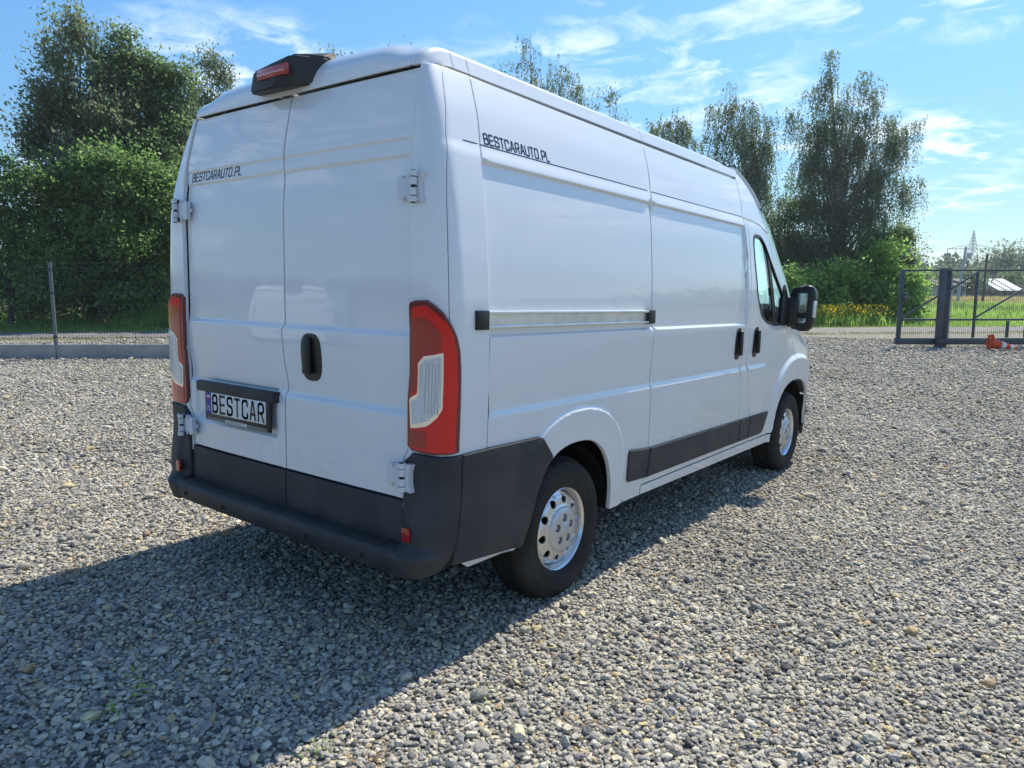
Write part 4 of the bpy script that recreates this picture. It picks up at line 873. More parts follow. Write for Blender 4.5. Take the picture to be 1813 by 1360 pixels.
def tree(name, label, cat, blobs_px, d, style, lm, nstr, length, lpl, size, seed, bark=None, r0=.14, group=None, depth=1.0, spread=.12, nb=60, shell=.55, thin=1.0, flat=.5, base_px=None, aspect=.62, zbase=0.0, lift=0):
    """blobs_px: crown lobes (px, py, rx, ry) read off the photograph; d: distance"""
    g = np.random.default_rng(seed + 1000); bl = []
    for k, b in enumerate(blobs_px):
        dd = d + (b[4] if len(b) > 4 else g.uniform(-.35, .35) * depth * b[2] / FPX * d)
        c = ptd(b[0], b[1], dd); sc_ = float((c - CAM) @ cf) / FPX; rx = b[2] * sc_; rz = b[3] * sc_
        bl.append((*c, rx * (abs(cr[0]) + .0) ** 0 * 1.0, max(rx, .5) * depth, rz))
    bx = base_px if base_px is not None else np.mean([b[0] for b in blobs_px]); base = pl(bx, d, zbase - .05)
    top = max(b[2] + b[5] for b in bl); topb = max(bl, key=lambda b: b[2] + b[5])
    Q, T, tint, P0, D0, D1, L_ = crown(bl, nstr, length, lpl, size, style, seed, spread, shell, thin)
    k = Q[:, 2] > zbase + .03; Q, T, tint = Q[k], T[k], tint[k]
    root = empty(name, base); tag(root, label, cat, group)
    H = top - base[2] - .3; mb = trunk_mesh((0, 0, 0), H, r0, bl, P0 - base, seed, lean=((topb[0] - base[0]) * .8, (topb[1] - base[1]) * .8), nb=nb)
    mb.build('trunk', bark or M_BARK, root, recalc=False)
    leaf_mesh('crown', Q - base, T, size, tint, lm, root, seed=seed, flat=flat, aspect=aspect)
    return root
# -- left side, beyond the road
G1 = 'trees beyond the fence on the left'
tree('aspen_tree', 'tall wind-swept tree rising highest at the far left above the hedge', 'tree', [(135, 58, 18, 44), (160, 80, 18, 40), (112, 115, 40, 50), (172, 135, 38, 52), (95, 170, 45, 50), (150, 200, 70, 60), (75, 230, 40, 40), (110, 265, 60, 40), (200, 230, 60, 60), (60, 255, 28, 30), (85, 85, 14, 26), (140, 330, 80, 80)], 29, 'up', L_ASPEN, 2300, .95, 15, .15, 21, r0=.17, spread=.10, base_px=165, thin=.95)
tree('maple_tree', 'broad dark leafy tree behind the hedge left of the van roof', 'tree', [(213, 78, 20, 40), (235, 100, 24, 36), (268, 122, 32, 34), (205, 120, 26, 40), (235, 160, 65, 60), (285, 150, 38, 50), (290, 210, 40, 60), (200, 210, 55, 60), (250, 260, 70, 50), (225, 60, 16, 20), (250, 350, 60, 70)], 30, 'spray', L_MAPLE, 2300, .55, 15, .16, 22, r0=.17, spread=.17, base_px=232)
tree('ash_tree', 'thin open-topped tree just left of the van roof light', 'tree', [(372, 105, 26, 30), (350, 140, 30, 40), (395, 140, 26, 35), (370, 180, 50, 40), (335, 200, 35, 50), (360, 240, 60, 60), (345, 330, 60, 90)], 33, 'up', L_ASPEN, 1500, .7, 13, .13, 23, r0=.12, spread=.10, base_px=360, thin=.8)
tree('willow_tree', 'grey-green narrow tree in front of the ash beside the van', 'tree', [(325, 190, 25, 50), (318, 250, 28, 60), (330, 330, 40, 80)], 31, 'weep', L_BIRCH, 700, .9, 16, .09, 24, r0=.08, base_px=325, spread=.06)
G2 = 'hornbeam bushes along the far side of the road'
tree('hornbeam_bush', 'bright green bush at the left edge behind the wire fence', 'bush', [(20, 320, 55, 55), (80, 350, 60, 60), (-30, 350, 60, 80), (30, 420, 80, 80), (95, 450, 60, 80), (0, 500, 70, 50), (60, 320, 30, 30), (-90, 380, 60, 100), (-90, 480, 60, 80), (10, 285, 20, 34), (70, 500, 70, 60), (-40, 300, 30, 30)], 26.5, 'spray', L_HORN, 1900, .62, 15, .15, 31, r0=.08, spread=.13, shell=.42, base_px=20)
tree('hornbeam_bush', 'rounded dark-based bush directly behind the fence post', 'bush', [(150, 320, 55, 52), (200, 300, 55, 40), (150, 390, 60, 70), (215, 370, 60, 70), (130, 460, 50, 70), (190, 480, 65, 75), (240, 460, 45, 85), (190, 280, 26, 26), (150, 275, 18, 20)], 27, 'spray', L_HORN, 1900, .62, 15, .15, 32, r0=.08, spread=.13, shell=.42, base_px=180)
tree('hornbeam_bush', 'tall bush touching the left edge of the van', 'bush', [(262, 330, 50, 50), (290, 380, 45, 60), (262, 430, 45, 60), (300, 450, 40, 50), (285, 310, 40, 30), (270, 500, 45, 55), (340, 400, 60, 80), (400, 420, 60, 80)], 27.5, 'spray', L_HORN, 1700, .62, 15, .15, 33, r0=.08, spread=.13, shell=.42, base_px=285)
tree('elder_bush', 'deep shaded undergrowth bush between the hedge and the grass', 'bush', [(40, 500, 90, 60), (-60, 500, 70, 60), (150, 505, 80, 60), (240, 500, 60, 60), (320, 500, 60, 60), (60, 545, 90, 22), (180, 545, 90, 22), (-40, 545, 90, 22), (270, 545, 60, 22)], 29.4, 'spray', L_MAPLE, 2600, .5, 14, .13, 34, r0=.05, spread=.13, base_px=110)
# -- tops seen over the van roof
tree('poplar_tree', 'small tree top showing above the roof edge next to the brake light', 'tree', [(585, 92, 28, 22), (565, 100, 22, 18), (610, 100, 22, 18), (590, 150, 50, 50), (590, 260, 70, 80), (560, 400, 90, 90), (590, 500, 90, 50)], 34, 'up', L_ASPEN, 1300, .5, 12, .12, 41, base_px=590, spread=.10, thin=.8)
tree('young_poplar', 'two sparse twig tips peeking over the roof near its rear corner', 'tree', [(727, 76, 8, 8), (690, 80, 7, 7), (728, 110, 25, 30), (690, 120, 25, 30), (710, 200, 60, 70), (710, 350, 80, 90), (700, 480, 90, 60)], 36, 'up', L_ASPEN, 1000, .5, 10, .12, 42, base_px=708, spread=.09, thin=.7)
GB = 'weeping birches beyond the road'
tree('birch_tree', 'drooping birch top above the middle of the van roof', 'tree', [(935, 78, 18, 26), (930, 110, 26, 30), (975, 115, 26, 25), (1005, 145, 28, 30), (1030, 165, 26, 25), (950, 150, 40, 30), (990, 200, 60, 50), (985, 290, 80, 80), (970, 400, 90, 80), (980, 490, 90, 50)], 36, 'weep', L_BIRCH, 2400, 1.0, 20, .085, 51, bark=M_BIRCHB, spread=.05, base_px=970)
tree('birch_tree', 'tiny dark tree tip left of the drooping birch over the roof', 'tree', [(880, 112, 9, 8), (900, 130, 14, 14), (890, 200, 40, 50), (870, 350, 80, 90), (860, 470, 80, 60)], 38, 'up', L_ASPEN, 700, .5, 10, .11, 52, base_px=890, spread=.08)
tree('alder_tree', 'small spiky tree tip over the roof right of the drooping birch', 'tree', [(1083, 180, 14, 18), (1055, 188, 10, 10), (1095, 205, 18, 18), (1080, 260, 50, 50), (1090, 370, 60, 70), (1090, 480, 70, 60)], 36, 'up', L_ASPEN, 900, .6, 11, .11, 53, base_px=1080, spread=.09)
tree('birch_tree', 'round drooping birch over the roof, left of the taller two', 'tree', [(1190, 215, 32, 24), (1170, 232, 28, 24), (1205, 240, 32, 26), (1150, 245, 14, 12), (1228, 258, 16, 14), (1190, 300, 55, 50), (1200, 400, 65, 70), (1210, 490, 70, 50)], 35, 'weep', L_BIRCH, 1600, .8, 20, .085, 54, bark=M_BIRCHB, spread=.05, base_px=1190)
tree('birch_tree', 'middle-height birch behind the van windscreen', 'tree', [(1268, 190, 22, 25), (1300, 185, 24, 25), (1335, 195, 22, 24), (1365, 215, 22, 25), (1275, 240, 34, 40), (1320, 240, 40, 45), (1350, 260, 34, 35), (1285, 300, 30, 40), (1330, 310, 40, 50), (1345, 380, 45, 60), (1370, 440, 40, 60)], 34, 'weep', L_BIRCH, 1800, 1.15, 22, .085, 55, bark=M_BIRCHB, spread=.05, base_px=1330, r0=.15)
tree('birch_tree', 'tallest birch with long hanging branches, right of the van', 'tree',
     [(1470, 110, 9, 26), (1468, 150, 18, 25), (1440, 165, 20, 22), (1500, 150, 8, 14), (1530, 140, 18, 20), (1540, 170, 18, 22), (1480, 190, 34, 30), (1525, 205, 28, 25), (1400, 205, 22, 18), (1425, 220, 25, 22), (1460, 235, 40, 35), (1520, 250, 40, 35), (1570, 215, 22, 22), (1580, 260, 30, 30), (1615, 225, 20, 10), (1635, 212, 8, 6), (1600, 245, 22, 22),
      (1440, 290, 36, 45), (1490, 300, 42, 50), (1550, 310, 40, 45), (1590, 320, 22, 26), (1625, 318, 14, 9), (1605, 340, 16, 20), (1440, 360, 34, 50), (1490, 370, 42, 50), (1545, 375, 36, 45), (1430, 430, 36, 50), (1480, 440, 40, 50), (1530, 440, 36, 40)], 34, 'weep', L_BIRCH, 4500, 1.25, 22, .085, 56, bark=M_BIRCHB, spread=.05, base_px=1480, r0=.20, nb=110)
# -- shrubs on the right
tree('dark_bush', 'dark green bush behind the van bonnet and mirror', 'bush', [(1400, 345, 32, 50), (1440, 440, 45, 60), (1500, 480, 55, 45), (1390, 400, 40, 55), (1370, 460, 45, 60), (1420, 450, 35, 50), (1400, 510, 50, 45), (1340, 480, 50, 70)], 35.5, 'spray', L_MAPLE, 2600, .5, 15, .12, 61, base_px=1385, r0=.08, shell=.45)
tree('hazel_bush', 'light green bush right of the door mirror', 'bush', [(1455, 490, 30, 28), (1490, 485, 28, 28), (1470, 515, 45, 30), (1430, 500, 22, 30), (1510, 500, 20, 30), (1445, 530, 30, 20)], 31.2, 'spray', L_SHRUB, 620, .5, 13, .18, 62, base_px=1468, r0=.05, shell=.45)
tree('hazel_bush', 'larger light green bush just left of the gate', 'bush', [(1560, 470, 35, 28), (1555, 510, 45, 38), (1595, 500, 34, 36), (1540, 540, 40, 30), (1600, 545, 34, 24), (1620, 520, 20, 26), (1565, 450, 22, 16)], 31.0, 'spray', L_SHRUB, 800, .5, 13, .18, 63, base_px=1565, r0=.05, shell=.45)
tree('rowan_tree', 'feathery small tree leaning out over the gate', 'tree', [(1590, 415, 24, 18), (1575, 440, 34, 22), (1612, 425, 12, 8), (1615, 450, 20, 9), (1600, 465, 30, 14), (1555, 425, 30, 25), (1545, 480, 35, 35)], 32.5, 'spray', L_MAPLE, 1100, .5, 15, .105, 64, base_px=1560, r0=.09)
tree('sapling', 'lone leafy sapling showing between the mirror and the windscreen', 'sapling', [(1397, 492, 13, 16), (1405, 510, 18, 16), (1395, 530, 18, 18)], 29.2, 'spray', L_SHRUB, 210, .35, 12, .12, 65, base_px=1400, r0=.03, nb=14)

# -- grasses: blades along the road edge and in the meadow
def blades(name, ma, P, h, w, seed, label, lean=.25, tint=None):
    g = np.random.default_rng(seed); n_ = len(P); a = g.uniform(0, 6.283, n_); hh = (h * g.uniform(.5, 1.4, n_))[:, None]; dx = np.stack([np.cos(a), np.sin(a), 0 * a], -1) * w / 2
    ln = np.stack([g.normal(0, lean, n_), g.normal(0, lean, n_), np.ones(n_)], -1); ln /= np.linalg.norm(ln, axis=1)[:, None]
    mid = P + ln * hh * .55; tip = P + ln * hh + np.stack([g.normal(0, .18, n_), g.normal(0, .18, n_), 0 * a], -1) * hh
    V = np.stack([P - dx, P + dx, mid + dx * .7, tip, mid - dx * .7], 1).reshape(-1, 3)
    me = bpy.data.meshes.new(name); me.vertices.add(5 * n_); me.vertices.foreach_set('co', V.ravel().astype('f')); me.loops.add(5 * n_); me.loops.foreach_set('vertex_index', np.arange(5 * n_, dtype='i'))
    me.polygons.add(n_); me.polygons.foreach_set('loop_start', np.arange(0, 5 * n_, 5, dtype='i')); me.polygons.foreach_set('loop_total', np.full(n_, 5, 'i'))
    at_ = me.attributes.new('tint', 'FLOAT', 'FACE'); at_.data.foreach_set('value', g.random(n_).astype('f')); me.update(calc_edges=True)
    return tag(link(name, me, ma), label, kind='stuff')
def band(n_, l0, l1, fa, fb, seed, clump=0.0, z=.0):
    g = np.random.default_rng(seed); l = g.uniform(l0, l1, n_); t = g.random(n_)
    if clump: c = g.uniform(l0, l1, 60); w = g.integers(0, 60, n_); m_ = g.random(n_) < clump; l = np.where(m_, c[w] + g.normal(0, .5, n_), l)
    d_ = fa(l) + (fb(l) - fa(l)) * t; x = CAM[0] + l * cr[0] + d_ * hf[0]; y = CAM[1] + l * cr[1] + d_ * hf[1]; return np.stack([x, y, z + 0 * x], -1)
blades('roadside_grass', L_GRASS, band(16000, -24, 24, lambda l: ROAD_F(l) - .05, lambda l: ROAD_F(l) + 1.6, 71), .16, .030, 71, 'short bright grass along the far edge of the road')
blades('tall_grass', L_GRASS, band(9000, -22, 23, lambda l: ROAD_F(l) + .9, lambda l: ROAD_F(l) + 3.8, 72, .5), .46, .035, 72, 'taller green grass and nettles below the bushes')
blades('tall_grass', L_GRASS, band(3800, -14.2, -9.6, lambda l: ROAD_F(l) + .9, lambda l: ROAD_F(l) + 2.6, 73), .75, .035, 73, 'tall bright reeds at the foot of the hedge by the van')
blades('shoulder_weeds', leaf_mat('olive_weeds', (.16, .15, .06), (.26, .22, .10), .3), band(1500, -20, 22, lambda l: ROAD_N(l) - .8, lambda l: ROAD_N(l), 74, .6), .06, .03, 74, 'dry low weeds between the yard and the road')
blades('meadow_grass', L_GRASS, band(16000, 8, 40, lambda l: ROAD_F(l) + 2.0, lambda l: 60 + 0 * l, 75, .2), .42, .06, 75, 'unmown meadow grass beyond the gate')
dryf = lambda l: 60 + 0 * l
blades('dry_meadow', leaf_mat('straw', (.36, .30, .14), (.50, .42, .20), .3), band(9000, 20, 95, lambda l: 62 + 0 * l, lambda l: 100 + 0 * l, 76), .5, .14, 76, 'dry straw-coloured strip at the far side of the meadow')
P = band(1000, 11.3, 14.9, lambda l: ROAD_F(l) + .7, lambda l: ROAD_F(l) + 2.6, 77, .55)
g = np.random.default_rng(78); Pf = P + np.stack([0 * P[:, 0], 0 * P[:, 0], g.uniform(.38, .82, len(P))], -1)
blades('goldenrod_stems', L_GRASS, P, .70, .04, 77, 'green stems of the goldenrod patch', lean=.12)
gr = leaf_mesh('goldenrod_flowers', Pf, np.tile([0, 0, 1.0], (len(Pf), 1)), .075, g.random(len(Pf)), L_GOLD, seed=79); tag(gr, 'yellow goldenrod flowers beside the road', kind='stuff')

# -- small weeds rooted in the gravel
def weed(px, py, label, ma, n_, h, seed, rad=.05):
    v = cf + (px - 906.5) / FPX * cr - (py - 680) / FPX * cu; k = (CAM @ GN_) / -(v @ GN_); p = CAM + v * k
    g = np.random.default_rng(seed); P = np.stack([g.normal(0, rad, n_), g.normal(0, rad, n_), 0 * np.ones(n_) + .004], -1)
    o = leaf_mesh('gravel_weed', P + np.array([0, 0, 1]) * (g.random(n_)[:, None] ** 1.3) * h, g.normal(0, .6, (n_, 3)) + np.array([0, 0, .9]), h * .38, g.random(n_), ma, seed=seed, aspect=.35)
    o.location = (p[0], p[1], float(zg(p[0], p[1]))); tag(o, label, 'weed', 'weeds growing through the gravel')
    if n_ > 200: o['kind'] = 'stuff'; del o['category']; del o['group']
    return o
weed(395, 948, 'reddish-yellow weed tuft at the shadow edge behind the step', L_DRY, 190, .05, 81, .075)
weed(128, 1022, 'small reddish weed on the shadow edge at the far left', L_DRY, 110, .04, 82, .04)
weed(203, 1270, 'green leafy weed in the shaded gravel at the lower left', L_SHRUB, 26, .05, 83, .012)
weed(240, 1245, 'thin upright grass sprig in the shaded gravel', L_GRASS, 14, .10, 84, .008)
weed(563, 1338, 'low green weed near the bottom edge of the photograph', L_SHRUB, 50, .04, 85, .025)
weed(850, 1238, 'small olive weed in the sunlit gravel below the van corner', L_SHRUB, 60, .035, 86, .025)
weed(665, 1345, 'red-stemmed weed at the bottom edge in the sun', L_DRY, 60, .03, 87, .03)
weed(655, 985, 'brown flattened weed in the shadow behind the bumper', L_DRY, 60, .02, 88, .04)
weed(90, 775, 'wide mossy yellow tuft in the gravel at the left', L_DRY, 340, .035, 89, .30)
weed(300, 650, 'bright yellow-green moss tuft below the kerb near the van', L_SHRUB, 500, .05, 90, .35)
weed(170, 652, 'yellow-green moss tuft below the kerb, left of centre', L_SHRUB, 300, .04, 91, .30)
weed(215, 662, 'orange-brown weed patch in front of the concrete kerb', L_DRY, 300, .04, 92, .35)

# -- distant wood all round, and the things in front of it
g = np.random.default_rng(90); nt_ = 2600; th = g.uniform(0, 6.283, nt_); R_ = g.uniform(185, 235, nt_); hh = g.uniform(6.6, 9.2, nt_) + .8 * np.sin(th * 23); P = []; T = []; C_ = []
for i in range(nt_):
    k = 110; v = g.normal(size=(k, 3)); v /= np.linalg.norm(v, axis=1)[:, None]; r = g.random(k)[:, None] ** .4
    c = np.array([CAM[0] + R_[i] * math.cos(th[i]), CAM[1] + R_[i] * math.sin(th[i]), hh[i] * .52]); q = c + v * r * np.array([2.6, 2.6, hh[i] * .5]); q[:, :2] = c[:2] + (q[:, :2] - c[:2]) * (1.25 - .75 * np.clip(q[:, 2:3] / hh[i], 0, 1)); P.append(q); T.append(v + np.array([0, 0, .4])); C_.append(np.clip(g.normal(.5, .2) + g.normal(0, .15, k), 0, 1))
fw = leaf_mesh('distant_wood', np.concatenate(P), np.concatenate(T), .95, np.concatenate(C_), L_FAR, seed=91, aspect=.8, flat=1.0); tag(fw, 'hazy wood closing the horizon all round', kind='stuff')
tree('far_tree', 'pale round tree standing above the distant wood at the right edge', 'tree', [(1770, 455, 22, 14), (1795, 450, 20, 14), (1785, 470, 35, 12), (1812, 458, 14, 16)], 150, 'ball', L_BIRCH, 800, 1.2, 5, .55, 66, base_px=1783, r0=.35, spread=.5, thin=.8)
tree('far_tree', 'dark bushy tree beside the white-roofed barn', 'tree', [(1715, 500, 12, 14), (1700, 508, 8, 10)], 108, 'ball', L_MAPLE, 500, .8, 5, .45, 67, base_px=1712, r0=.2, spread=.4)
tree('far_tree', 'dark trees behind the barn, left part', 'tree', [(1650, 500, 16, 12), (1635, 505, 12, 8), (1790, 497, 20, 10)], 125, 'ball', L_MAPLE, 600, .9, 5, .5, 68, base_px=1650, r0=.2, spread=.4)
M_CONC = noise_mix(mat('concrete', (.3, .3, .3), .85), (.26, .265, .27), (.36, .36, .355), 2.5, bump=.35, bscale=60)
M_ROOFW = mat('pale_sheet_roof', (.50, .52, .55), .6); M_WALLW = mat('weathered_boards', (.22, .23, .24), .8); M_WALLP = mat('pale_render', (.45, .47, .46), .8); M_DKGL = mat('dark_opening', (.02, .02, .025), .4)
def building(name, label, px0, px1, d, zt, zr, wallm, roofm, depth=9, gable=True):
    c = pl((px0 + px1) / 2, d); w = (px1 - px0) / FPX * d; root = empty(name, (c[0], c[1], -.05), (0, 0, YAW)); tag(root, label, 'building')
    q = MB(); q.box((0, 0, zt / 2), (w, depth, zt)); q.build('wall', wallm, root)
    q = MB(); q.add([(-w / 2 - .4, -depth / 2 - .5, zt - .1), (w / 2 + .4, -depth / 2 - .5, zt - .1), (w / 2 + .4, 0, zr), (-w / 2 - .4, 0, zr), (-w / 2 - .4, depth / 2 + .5, zt - .1), (w / 2 + .4, depth / 2 + .5, zt - .1)], [(0, 1, 2, 3), (3, 2, 5, 4), (0, 3, 4), (1, 5, 2)]); rf = q.build('roof', roofm, root)
    for k in range(int(w / 1.2)):
        x = -w / 2 + .6 + k * 1.2; q = MB(); q.tube([(x, -depth / 2 - .5, zt - .04), (x, 0, zr + .06)], .05, 4); q.build('roof_seam', roofm, rf)
    q = MB(); q.box((-w * .22, -depth / 2 - .03, zt * .42), (w * .12, .06, zt * .8)); q.build('door', M_DKGL, root)
    for f in (.05, .3): q = MB(); q.box((w * f, -depth / 2 - .03, zt * .55), (w * .10, .06, zt * .3)); q.build('window', M_DKGL, root)
    return root
building('barn', 'dark barn with a bright corrugated sheet roof beyond the meadow', 1734, 1768, 112, 1.4, 3.1, M_WALLW, M_ROOFW)
building('shed', 'long low grey shed seen through the right part of the gate', 1770, 1830, 116, 1.2, 2.3, M_WALLW, mat('grey_roof', (.07, .075, .08), .95, spec=.1))
building('outbuilding', 'pale rendered outbuilding behind the gate post', 1628, 1664, 105, 2.1, 2.9, M_WALLP, mat('dark_roof', (.05, .05, .055), .7))
building('outbuilding', 'small pale green outbuilding right of the gate post', 1679, 1690, 104, 2.6, 3.0, M_WALLP, mat('brown_roof', (.08, .07, .06), .7), depth=5)
# pylon
M_STEEL = mat('galvanised_steel', (.30, .32, .33), .5, metal=.6)
D_P = 350.; pc = pl(1716, D_P); py_ = empty('pylon', (pc[0], pc[1], 0), (0, 0, YAW + .12)); tag(py_, 'steel lattice power pylon on the horizon', 'pylon')
zt = hz(411, D_P); za = hz(442.5, D_P); zb = hz(436.5, D_P); q = MB()
wz = lambda z: np.interp(z, [0, za * .95, zb + .5, zt], [3.4, 1.35, 1.0, .05])
zs = list(np.linspace(0, za, 9)) + list(np.linspace(za, zt, 7))[1:]
for i in range(len(zs) - 1):
    for sx, sy in ((1, 1), (1, -1), (-1, 1), (-1, -1)):
        a, b = wz(zs[i]), wz(zs[i + 1]); q.tube([(sx * a, sy * a, zs[i]), (sx * b, sy * b, zs[i + 1])], .13, 4)
        q.tube([(sx * a, sy * a, zs[i]), (-sx * b, sy * b, zs[i + 1])], .085, 4); q.tube([(sx * a, sy * a, zs[i]), (sx * b, -sy * b, zs[i + 1])], .085, 4)
q.build('tower', M_STEEL, py_)
q = MB(); hw = 47.5 / FPX * D_P
for sx in (1, -1):
    q.tube([(0, -.5, za), (sx * hw, 0, za)], .15, 4); q.tube([(0, .5, za), (sx * hw, 0, za)], .15, 4); q.tube([(0, 0, zb + .6), (sx * hw, 0, za + .1)], .12, 4)
    for f in (.3, .5, .7, .85): q.tube([(sx * hw * f, 0, za), (sx * hw * (f - .1), 0, zb + .6 + (za - zb - .5) * (f - .1))], .07, 4)
q.build('crossarm', M_STEEL, py_)
for x in (-hw, -hw * .66, hw * .33, hw * .66, hw): q = MB(); q.tube([(x, 0, za), (x, 0, za - 2.2)], .16, 5); q.build('insulator', M_CONC, py_)
# poles
def polething(name, label, px, pt, d, pb=None, r=.09, ma=None, sign=False, lean=0):
    b = pl(px + lean, d); root = empty(name, b, (0, 0, YAW)); tag(root, label, 'pole'); H = hz(pt, d); dx = -lean / FPX * d
    q = MB(); q.tube([(0, 0, 0), (dx, 0, H)], [r * 1.2, r], 8); q.build('post', ma or M_CONC, root)
    if sign: q = MB(); q.box((dx + .32, 0, H - .75), (.36, .20, .50), bev=.03); q.build('meter_box', M_ROOFW, root)
    return root
polething('utility_pole', 'pale leaning pole with a white box beyond the gate', 1702, 439, 62, sign=True, lean=-8, r=.10, ma=M_ROOFW)
polething('utility_pole', 'dark short pole to the right of the pylon', 1741, 451, 75, r=.10, ma=M_BARK, lean=-2)

# ---------------------------------------------------------------- left fence on its concrete kerb
M_WIRE = mat('anthracite_wire', (.03, .045, .065), .8, spec=.2); M_POST = mat('anthracite_post', (.10, .125, .15), .35, coat=.4)
FD = 15.3; m_px = FD / FPX
fence = empty('wire_fence', lay((90 - 906.5) * m_px, FD), (0, 0, YAW)); tag(fence, 'dark welded-wire fence on concrete boards at the left', 'fence')
zb_ = .30; zt_ = hz(466.5, FD)
X0 = 0.10
mesh_me = None; board_me = None; post_me = None
for k in range(-3, 5):
    x = k * 2.60 + X0
    if board_me is None:
        q = MB(); q.box((0, 0, .12), (2.575, .05, .36), bev=.006); o = q.build('kerb_board', M_CONC, fence); board_me = o.data
        q = MB(); q.box((0, 0, zt_ / 2), (.06, .04, zt_)); q.box((0, 0, zt_ + .008), (.068, .048, .016)); p_o = q.build('fence_post', M_POST, fence); post_me = p_o.data
        q = MB(); nw = 39; ys_ = [zb_ + .03, zb_ + .13, zb_ + .165, zb_ + .36]
        H0 = zb_ + .03; H1 = zt_ - .0; rows = [0, .10, .14, .34, .54, .74, .94, .98, 1.18, 1.38, 1.44, 1.54]; sc_r = (H1 - H0) / 1.54
        zr_ = [H0 + r * sc_r for r in rows]
        def fold(z): 
            t = (z - H0) / sc_r; o_ = 0
            for a, b in ((.10, .14), (.94, .98), (1.38, 1.44)):
                c = (a + b) / 2; o_ = max(o_, 1 - abs(t - c) / .06)
            return -.028 * max(o_, 0)
        zf = sorted(set([H0, H1] + [H0 + t * sc_r for t in (.06, .10, .12, .14, .18, .90, .94, .96, .98, 1.02, 1.35, 1.38, 1.41, 1.44, 1.47)]))
        for i in range(nw): xx = -1.25 + 2.50 * i / (nw - 1); q.tube([(xx, fold(z), z) for z in zf], .0029, 3, cap=False)
        for z in zr_: q.tube([(-1.27, fold(z) - .004, z), (1.27, fold(z) - .004, z)], .0031, 3, cap=False)
        w_o = q.build('wire_mesh', M_WIRE, fence, recalc=False); w_o['kind'] = 'stuff'; mesh_me = w_o.data
        q = MB()
        cl_ = []
        for z in (zr_[1] + .02, zr_[6] + .02, zr_[9] + .03): q = MB(); q.box((0, -.028, z), (.10, .012, .022), bev=.003); cl_.append(q.build('clamp', M_BLACK, p_o))
        o.location.x = x + 1.30; p_o.location.x = x; w_o.location.x = x + 1.30
    else:
        o = bpy.data.objects.new('kerb_board', board_me); COL.objects.link(o); o.parent = fence; o.location.x = x + 1.30; o.location.z = .01 * math.sin(k * 3)
        p2 = bpy.data.objects.new('fence_post', post_me); COL.objects.link(p2); p2.parent = fence; p2.location.x = x
        w2 = bpy.data.objects.new('wire_mesh', mesh_me); COL.objects.link(w2); w2.parent = fence; w2.location.x = x + 1.30; w2['kind'] = 'stuff'
        for c in cl_: c2 = c.copy(); COL.objects.link(c2); c2.parent = p2

# ---------------------------------------------------------------- sliding gate
GDS = 18.2; gm = GDS / FPX
def gx(px): return (px - 1661) * gm
def gz(py): return CAM[2] + (512 - py) * gm
zbot = gz(610)
gate = empty('sliding_gate', lay((1661 - 906.5) * gm, GDS), (0, 0, YAW)); tag(gate, 'dark grey steel sliding gate with diagonal braces, standing open', 'gate')
M_GATE = noise_mix(mat('anthracite_gate', (.045, .06, .085), .42, coat=.3), (.040, .055, .078), (.055, .070, .092), 3)
def bar(name, a, b, w, dpt, par, y=0.0, ma=None):
    a = np.array([a[0], y, a[1]]); b = np.array([b[0], y, b[1]]); L_ = np.linalg.norm(b - a); an = math.atan2(b[2] - a[2], b[0] - a[0]); q = MB()
    q.box((a + b) / 2, (L_, dpt, w), R=Matrix.Rotation(-an, 3, 'Y'), bev=.004); return q.build(name, ma or M_GATE, par)
XR = 2060
bar('bottom_beam', (gx(1585), gz(603.5)), (gx(XR), gz(603.5)), .16, .10, gate)
bar('top_rail', (gx(1592), gz(479.5)), (gx(XR), gz(479.5)), .05, .05, gate)
bar('stile', (gx(1590), gz(598)), (gx(1590), gz(478)), .10, .06, gate)
bar('middle_rail', (gx(1594), gz(565.5)), (gx(XR), gz(565.5)), .05, .048, gate)
for px in (1722, 1814, 1905, 1996): bar('stile', (gx(px), gz(597)), (gx(px), gz(482)), .055, .05, gate)
for px in (1782, 1850, 1950): bar('short_stile', (gx(px), gz(597)), (gx(px), gz(568)), .065, .046, gate)
for a, b in (((1593, 562), (1668, 516)), ((1668, 518), (1721, 483)), ((1723, 562), (1812, 507)), ((1816, 562), (1903, 507)), ((1907, 562), (1994, 507))): bar('diagonal_brace', (gx(a[0]), gz(a[1])), (gx(b[0]), gz(b[1])), .04, .035, gate, y=-.012)
q = MB(); xx = gx(1597)
while xx < gx(XR): q.tube([(xx, .028, gz(598)), (xx, .028, gz(482))], .0034, 3, cap=False); xx += .050
for py in (513, 531): q.tube([(gx(1594), .034, gz(py)), (gx(XR), .034, gz(py))], .0034, 3, cap=False)
q.build('wire_infill', M_WIRE, gate, recalc=False)['kind'] = 'stuff'
q = MB(); q.box((gx(1597), -.05, gz(526)), (.09, .06, .22), bev=.01); q.build('lock_box', M_GATE, gate)
q = MB(); q.tube([(gx(1592), -.08, gz(526)), (gx(1600), -.08, gz(526))], .012, 6); q.build('handle', M_STEEL, gate)
